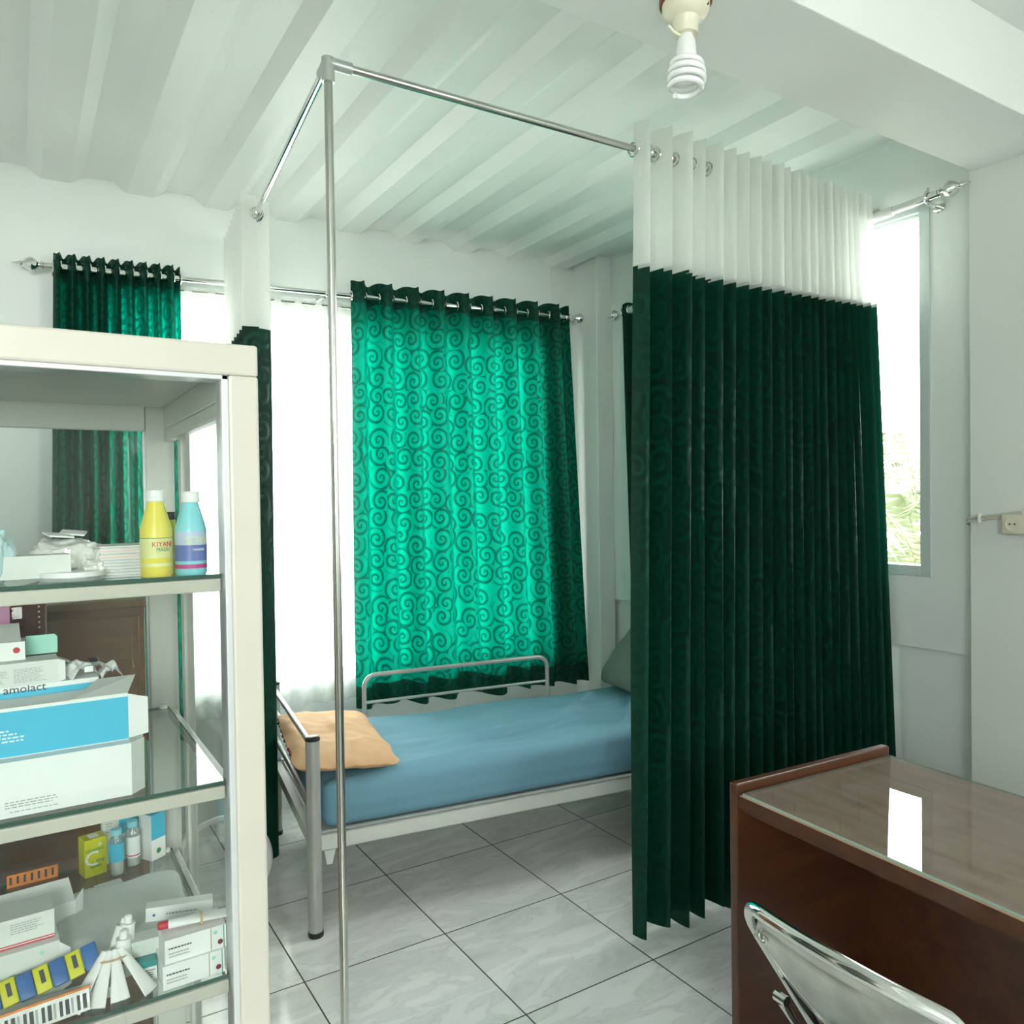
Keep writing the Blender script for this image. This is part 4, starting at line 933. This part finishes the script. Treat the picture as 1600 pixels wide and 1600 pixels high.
# middle shelf ------------------------------------------------
t = box_item('carton', 'large white carton with a torn open right end on the middle shelf', 'medicine box', (0.0, 1.31, S2+0.0003), R(0), (0.27, 0.085, 0.076), 'white',
         marks=(('f', 'lines', 0.42, 0.16, 0.67, 0.30, 3, 'greyink'), ('f', 'lines', 0.44, 0.08, 0.66, 0.12, 1, 'greyink')),
         flaps=(([(0.135, -0.042, 0.0), (0.155, -0.02, 0.0), (0.155, -0.02, 0.076), (0.135, -0.042, 0.076)], 'offwhite'), ([(0.135, 0.042, 0.02), (0.160, 0.034, 0.03), (0.160, 0.034, 0.076), (0.135, 0.042, 0.076)], 'white')))
t = box_item('carton', 'sky blue carton resting on the large white carton, white end flap open', 'medicine box', (0.0, 1.325, S2+0.0768), R(0), (0.268, 0.075, 0.069), 'white',
         marks=(('f', 0.0, 0.02, 1.0, 0.93, 'blue'), ('f', 'lines', 0.25, 0.30, 0.52, 0.58, 4, 'white')),
         flaps=(([(0.134, -0.037, 0.002), (0.162, -0.030, 0.004), (0.162, -0.030, 0.058), (0.150, -0.033, 0.062), (0.134, -0.037, 0.068)], 'white'), ([(0.06, -0.037, 0.0695), (0.134, -0.037, 0.0695), (0.150, 0.01, 0.086), (0.10, 0.02, 0.084)], 'offwhite')))
t = box_item('carton', 'flat blue and white carton with black lettering behind the sky blue one', 'medicine box', (-0.02, 1.385, S2+0.1463), R(2), (0.24, 0.07, 0.016), 'blue',
         marks=(('f', 0, 0.55, 1, 1, 'white'), ('t', 0, 0, 1, 1, 'white')), texts=(('f', 'amolact', 0.60, 0.72, 0.017, 'ink'),))
t = box_item('carton', 'grey white carton with an opened right end lying on top of the pile', 'medicine box', (-0.035, 1.372, S2+0.1627), R(1), (0.165, 0.05, 0.034), 'offwhite',
         marks=(('f', 'lines', 0.40, 0.14, 0.63, 0.72, 9, 'greyink'), ('f', 'lines', 0.66, 0.14, 0.92, 0.76, 10, 'greyink')),
         flaps=(([(0.0825, -0.025, 0.0), (0.092, -0.022, 0.002), (0.092, -0.022, 0.03), (0.0825, -0.025, 0.034)], 'white'), ([(0.0825, 0.025, 0.03), (0.10, 0.022, 0.022), (0.10, -0.01, 0.022), (0.0825, -0.025, 0.034)], 'greycard')))
t = box_item('carton', 'small white carton with one red dot at the top of the pile', 'medicine box', (-0.048, 1.392, S2+0.197), R(0), (0.11, 0.04, 0.027), 'white', marks=(('f', 'disc', 0.90, 0.55, 0.0045, 'red'),),
         flaps=(([(-0.055, -0.018, 0.0275), (0.05, -0.018, 0.0275), (0.048, 0.004, 0.052), (-0.055, 0.004, 0.052)], 'greycard'),))
m = MB(); m.slab([(0, 0, 0), (0.042, 0, 0), (0.042, 0, 0.024), (0.038, 0, 0.028), (0, 0, 0.028)], 0.001, 'mint'); m.slab([(0, 0, 0), (0.042, 0, 0), (0.042, 0.02, 0), (0, 0.02, 0)], 0.001, 'mint'); o = m.build('card', smooth=False)
o.location = (0.008, 1.412, S2+0.1975); tag(o, 'mint green folded card standing beside the carton with the red dot', 'card')
for k, (xx, yy, zz, rx, rz, w_, mt_, lb) in enumerate(((0.075, 1.375, 0.166, 0.2, 0.5, 0.04, 'white', 'white crumpled leaflet beside the opened grey carton'), (0.10, 1.385, 0.168, -0.15, -0.3, 0.032, 'offwhite', 'grey torn box flap among the papers on the pile'),
        (0.118, 1.375, 0.158, 0.1, 0.1, 0.03, 'white', 'white paper scrap at the right end of the pile'))):
    m = MB()
    def pf(u, v, w_=w_, k=k): return Vector(((u-0.5)*w_, (v-0.5)*0.04, 0.018*abs(noise.noise(Vector((u*2+k, v*2, k))))+0.012*math.sin(u*PI)*(1 if k != 1 else 0.4)))
    m.grid(pf, 10, 10, mt_); m.grid(lambda u, v: pf(u, v)-Vector((0, 0, 0.0006)), 10, 10, mt_); o = m.build('paper', angle=20); o.location = (xx, yy, S2+zz); o.rotation_euler = (rx, 0, rz); tag(o, lb, 'paper')
m = MB(); m.lathe([(0.007, 0), (0.008, 0.004), (0.005, 0.006)], 'black', 12); o = m.build('bottle_cap', origin=(0, 0, 0)); o.location = (0.096, 1.372, S2+0.183); tag(o, 'small black cap among the papers on the pile', 'cap')
m = MB(); m.box(-0.006, 0.006, -0.005, 0.005, 0, 0.009, 'white', bv=0.001); o = m.build('eraser'); o.location = (0.088, 1.352, S2+0.172); tag(o, 'tiny white cube in front of the black cap', 'cube')
box_item('storage_box', 'pink plastic box at the left edge of the middle shelf', 'box', (-0.065, 1.53, S2+0.0003), 0, (0.105, 0.06, 0.285), 'pink')
t = thing('storage_box', 'see-through amber plastic box with a row of studs behind the pile', 'box', (0.014, 1.54, S2+0.0003))
m = MB(); m.box(-0.025, 0.025, -0.035, 0.035, 0, 0.282, 'amber', bv=0.002); m.build('body', t)
m = MB()
for i in range(7): m.lathe([(0.0016, 0), (0.001, 0.002)], 'plastic', 8, TR((0.014, -0.0355, 0.225+i*0.0085), (R(90), 0, 0)))
m.build('studs', t)
# lower shelf -------------------------------------------------
t = box_item('carton', 'small lime yellow vitamin carton standing on the lower shelf', 'medicine box', (0.113, 1.745, S3+0.0003), R(14), (0.040, 0.034, 0.072), 'lime',
         marks=(('t', 0.3, 0.2, 0.75, 0.8, 'white'), ('f', 0.62, 0.80, 0.80, 0.84, 'white'), ('f', 0.69, 0.76, 0.73, 0.88, 'white')),
         texts=(('f', 'VITAMIN', 0.45, 0.70, 0.0085, 'greenp'), ('f', 'C', 0.32, 0.46, 0.040, 'white'), ('f', 'ev', 0.70, 0.40, 0.017, 'greenp'), ('r', 'C', 0.35, 0.46, 0.030, 'white'), ('r', 'ev', 0.72, 0.40, 0.014, 'greenp'), ('f', 'tablet', 0.5, 0.26, 0.009, 'greenp')))
def vial(loc, label, band):
    t = thing('vial', label, 'vial', loc, (0, 0, 0.3))
    m = MB(); r = 0.0135; m.lathe([(r*0.9, 0), (r, 0.003), (r, 0.066), (r*0.6, 0.076), (r*0.6, 0.083)], 'clear', 28); b = m.build('glass_body', t)
    m = MB(); m.lathe([(r*0.86, 0.002), (r*0.86, 0.034), (0.0005, 0.0345)], 'white', 24); m.build('powder', t)
    if band: m = MB(); m.lathe([(r+0.0002, 0.028), (r+0.0002, 0.062)], 'blue', 28); m.build('label_sleeve', t)
    else:
        m = MB(); m.lathe([(r+0.0002, 0.018), (r+0.0002, 0.060)], 'white', 28); m.lathe([(r+0.0004, 0.022), (r+0.0004, 0.024)], 'red', 28); m.build('label_sleeve', t)
    m = MB(); m.lathe([(r*0.72, 0.078), (r*0.72, 0.089), (0.0005, 0.089)], 'aqua', 20); m.build('cap', t)
vial((0.152, 1.712, S3+0.0003), 'clear vial with blue label, left one of the two on the lower shelf', True)
vial((0.184, 1.738, S3+0.0003), 'clear vial with white label and red line, right of the blue labelled one', False)
box_item('carton', 'tall white carton with blue top behind the two vials', 'medicine box', (0.168, 1.782, S3+0.0003), R(4), (0.072, 0.022, 0.088), 'offwhite', marks=(('f', 0.42, 0.62, 1, 1, 'blue'), ('f', 'disc', 0.28, 0.42, 0.0045, 'darkred'), ('f', 'lines', 0.08, 0.70, 0.30, 0.95, 4, 'greyink')), texts=(('f', 'SIRTAL', 0.70, 0.76, 0.008, 'white'),))
box_item('carton', 'blue and white carton with green dot and orange flower at the shelf corner', 'medicine box', (0.222, 1.755, S3+0.0003), R(32), (0.034, 0.036, 0.092), 'white',
         marks=(('f', 0, 0.45, 1, 1, 'blue'), ('r', 0, 0.62, 1, 1, 'blue'), ('t', 0, 0, 1, 1, 'blue'), ('f', 'disc', 0.5, 0.18, 0.0055, 'greenp'), ('r', 'disc', 0.5, 0.34, 0.009, 'orange'), ('r', 0.5, 0.38, 0.62, 0.56, 'ink')))
for k, (xx, yy, rz, lb) in enumerate(((0.135, 1.665, 0.15, 'small white card lying in front of the yellow vitamin carton'), (0.095, 1.555, -0.35, 'white card lying on the lower shelf behind the clear bag'))):
    m = MB(); m.box(-0.023, 0.023, -0.019, 0.019, 0, 0.001, 'white'); o = m.build('card', smooth=False); o.location = (xx, yy, S3+0.0004); o.rotation_euler = (0, 0, rz); tag(o, lb, 'card')
t = thing('blister_strip', 'orange printed tablet strip at the back of the lower shelf', 'tablet strip', (0.012, 1.765, S3+0.0003), (R(12), 0, R(3)))
m = MB(); m.box(-0.042, 0.042, -0.001, 0.001, 0.0, 0.026, 'orange')
for i in range(7): m.box(-0.038+i*0.0115, -0.034+i*0.0115, -0.0014, 0.0, 0.006, 0.022, 'ink')
m.build('strip', t, smooth=False)
# clear bag
def bagf(p):
    k = 1+0.12*noise.noise(p*14); p = p*k; p.z += 0.008*noise.noise(Vector((p.x*20, p.y*14, 1))); return Vector((p.x, p.y, max(p.z, -0.0245)))
vs, fs = rounded_box(0.20, 0.20, 0.05, 0.022, (44, 44, 8), bagf)
m = MB(); m.add(vs, fs, 'film', TR((0.145, 1.465, S3+0.0255))); tag(m.build('plastic_bag', origin=(0.145, 1.465, S3), angle=30), 'milky clear plastic bag lying across the lower shelf', 'bag')
def tube_item(loc, rot, label, L=0.10, r=0.009, band=False, mat='white', group=None, tip='plastic'):
    t = thing('ointment_tube', label, 'tube', loc, rot, group)
    m = MB()
    def tf(u, v):
        a = 2*PI*u; rx = r*(1-v)+0.0145*v; ry = r*(1-v)+0.0012*v; return Vector((rx*math.cos(a), ry*math.sin(a), 0.012+v*(L-0.012)))
    m.grid(tf, 20, 10, mat); m.disc((0, 0, 0.012), r, (0, 0, -1), mat, 20); m.build('body', t, angle=60)
    m = MB(); m.lathe([(0.003, 0), (0.0055, 0.002), (0.006, 0.013)], tip, 16); m.build('cap', t)
    if band: m = MB(); m.lathe([(r+0.0035, 0.045), (r+0.0035, 0.049)], 'rubber', 20); m.build('rubber_band', t)
# two standing bundled tubes, pointed tips up
for k, (xx, yy, ry, lb) in enumerate(((0.142, 1.335, -0.10, 'white ointment tube, taller of the two leaning with tips up'), (0.128, 1.318, -0.05, 'white ointment tube, shorter of the two leaning with tips up'), (0.160, 1.34, -0.35, 'white ointment tube leaning right beside the two with tips up'))):
    L = 0.088 if k != 1 else 0.074
    tube_item((xx+L*math.sin(ry), yy, S3+0.006+L*math.cos(ry)), (PI-0.0, ry*-1, 0.4), lb, L, 0.0105, k < 2, 'white')
fan = ((-0.55, 'leftmost of the fan of white ointment tubes at the shelf front'), (-0.25, 'second from left in the fan of white ointment tubes at the shelf front'), (0.03, 'third from left in the fan of white ointment tubes at the shelf front'), (0.42, 'rightmost of the fan of white ointment tubes at the shelf front'))
for k, (a, lb) in enumerate(fan):
    top = Vector((0.108, 1.312, S3+0.058)); d = Vector((math.sin(a), -0.42, -0.62)).normalized()
    q = (-d).to_track_quat('Z', 'Y'); L = 0.082
    base = top
    e = (d).to_track_quat('Z', 'Y').to_euler(); tube_item(tuple(top + d*0.0 + Vector((0.006*(k-1.5), 0, 0))), tuple(e), lb, L, 0.006, False, 'plastic')
m = MB(); m.tube([(0.108+0.020*math.cos(2*PI*k/24), 1.305+0.010*math.sin(2*PI*k/24), S3+0.049) for k in range(24)], 0.0013, 'rubber', 6, closed=True); tag(m.build('rubber_band', origin=(0.108, 1.305, S3+0.049)), 'tan rubber band round the fan of white tubes', 'rubber band')
# right stack
for k, (zz, dx, dy) in enumerate(((0, 0.0, 0.0), (0.036, 0.004, 0.004))):
    box_item('carton', ('white carton at the front right of the lower shelf, under its twin', 'white carton at the front right of the lower shelf, on top of its twin')[k], 'medicine box', (0.213+dx, 1.29+dy, S3+0.0004+zz), R(1), (0.088, 0.06, 0.0355), 'white',
             marks=(('f', 'lines', 0.06, 0.55, 0.58, 0.70, 1, 'ink'), ('f', 'lines', 0.06, 0.22, 0.40, 0.48, 2, 'greyink'), ('f', 'disc', 0.90, 0.30, 0.004, 'darkred'), ('f', 'disc', 0.82, 0.75, 0.003, 'mint'), ('f', 0.955, 0.0, 0.97, 1.0, 'teal'), ('f', 0.74, 0, 0.755, 1, 'rubber')))
box_item('carton', 'grey white carton lying left of the front right pair of cartons', 'medicine box', (0.152, 1.335, S3+0.03), R(-3), (0.05, 0.03, 0.024), 'offwhite', marks=(('f', 'disc', 0.3, 0.7, 0.002, 'mint'),))
box_item('carton', 'small teal and white carton left of the front right pair of cartons', 'medicine box', (0.155, 1.315, S3+0.0003), R(-3), (0.026, 0.028, 0.029), 'teal', marks=(('f', 0.25, 0.0, 1, 0.7, 'white'), ('f', 'lines', 0.35, 0.1, 0.9, 0.6, 4, 'ink')))
box_item('carton', 'long slim white carton with a blue dot behind the front right cartons', 'medicine box', (0.212, 1.375, S3+0.052), (0, R(3), R(-10)), (0.10, 0.022, 0.022), 'white', marks=(('f', 'disc', 0.12, 0.45, 0.0022, 'bluedark'), ('f', 'lines', 0.3, 0.3, 0.8, 0.6, 1, 'greyink')))
t = thing('ointment_tube', 'red and white ointment tube with tan band lying on the right cartons', 'tube', (0.168, 1.292, S3+0.083), (R(90), R(-6), R(82)))
m = MB()
def tf2(u, v):
    a = 2*PI*u; r = 0.007; return Vector(((r*(1-v)+0.012*v)*math.cos(a), (r*(1-v)+0.002*v)*math.sin(a), 0.015+v*0.085))
m.grid(tf2, 20, 10, 'white'); n0 = len(m.m)
for i in range(n0):
    if (i % 20) in (13, 14, 15, 16, 17): m.m[i] = m.mi('red')
m.build('body', t, angle=60)
m = MB(); m.lathe([(0.004, 0), (0.006, 0.002), (0.006, 0.016)], 'red', 16); m.build('cap', t)
m = MB(); m.lathe([(0.0105, 0.06), (0.0105, 0.064)], 'rubber', 20); m.build('rubber_band', t)
# left cartons
box_item('carton', 'white carton with grey print lines, lower of the left pair on the lower shelf', 'medicine box', (-0.018, 1.375, S3+0.0004), R(3), (0.115, 0.07, 0.078), 'offwhite', marks=(('f', 'lines', 0.45, 0.25, 0.86, 0.62, 5, 'greyink'), ('f', 'disc', 0.80, 0.86, 0.003, 'mint')),
         flaps=(([(0.0575, -0.035, 0.0), (0.072, -0.03, 0.005), (0.072, -0.03, 0.06), (0.0575, -0.035, 0.075)], 'white'),))
box_item('carton', 'white carton with red stripes stacked on the lower left carton', 'medicine box', (-0.022, 1.385, S3+0.0788), R(3), (0.112, 0.06, 0.042), 'offwhite', marks=(('f', 0.0, 0.0, 1, 0.05, 'red'), ('f', 0, 0.09, 1, 0.13, 'red'), ('f', 'lines', 0.5, 0.45, 0.9, 0.85, 5, 'greyink')),)
t = box_item('carton', 'opened white carton with raised lid behind the red striped one', 'medicine box', (0.0, 1.50, S3+0.0004), R(6), (0.13, 0.07, 0.075), 'white', marks=(('f', 0.3, 0.0, 1, 0.08, 'red'), ('f', 'lines', 0.78, 0.3, 0.86, 0.5, 1, 'greyink')),
         flaps=(([(-0.065, -0.035, 0.0755), (0.065, -0.035, 0.0755), (0.060, -0.01, 0.105), (-0.065, -0.01, 0.105)], 'offwhite'), ([(0.065, -0.035, 0.005), (0.078, -0.02, 0.02), (0.080, -0.02, 0.085), (0.065, -0.035, 0.075)], 'offwhite')))
# sachet strip blue / yellow, fanned along the front
labs = ['blue', 'yellow']
t = thing('sachet_strip', 'strip of blue and yellow sachets along the front of the lower shelf', 'sachet strip', (0.02, 1.305, S3+0.02), (0, 0, 0))
for i in range(7):
    xx = -0.060+i*0.0205; zz = 0.012+0.0016*i+0.0006*i*i*0.5
    m = MB(); T_ = TR((xx, 0.0, zz-0.012), (R(-38), R(-14), 0))
    m.box(-0.0098, 0.0098, -0.0035, 0.0035, 0, 0.036, 'bluedark' if i % 2 == 0 else 'lime', T_, bv=0.0016)
    if i % 2: m.box(-0.002, 0.004, -0.0042, -0.003, 0.012, 0.030, 'ink', T_)
    m.build('sachet', t)
m = MB(); m.box(-0.075, 0.085, -0.018, 0.012, -0.0190, -0.004, 'offwhite'); m.build('backing_box', t, smooth=False)
t = thing('blister_strip', 'grey printed strip pack with orange edge in front of the sachets', 'tablet strip', (0.01, 1.268, S3+0.0004), (R(-12), R(-3), 0))
m = MB(); m.box(-0.07, 0.065, -0.002, 0.002, 0, 0.03, 'foil')
for i in range(18): m.box(-0.066+i*0.0072, -0.063+i*0.0072+0.001*(i % 3), -0.0024, 0, 0.004, 0.024, 'ink' if i % 3 else 'greyink')
m.build('strip', t, smooth=False)
m = MB(); m.tube([(-0.072, -0.003, 0.031), (0, -0.004, 0.032), (0.067, -0.003, 0.031)], 0.0018, 'orange', 8); m.build('edge_band', t)['label'] = 'orange edge band'
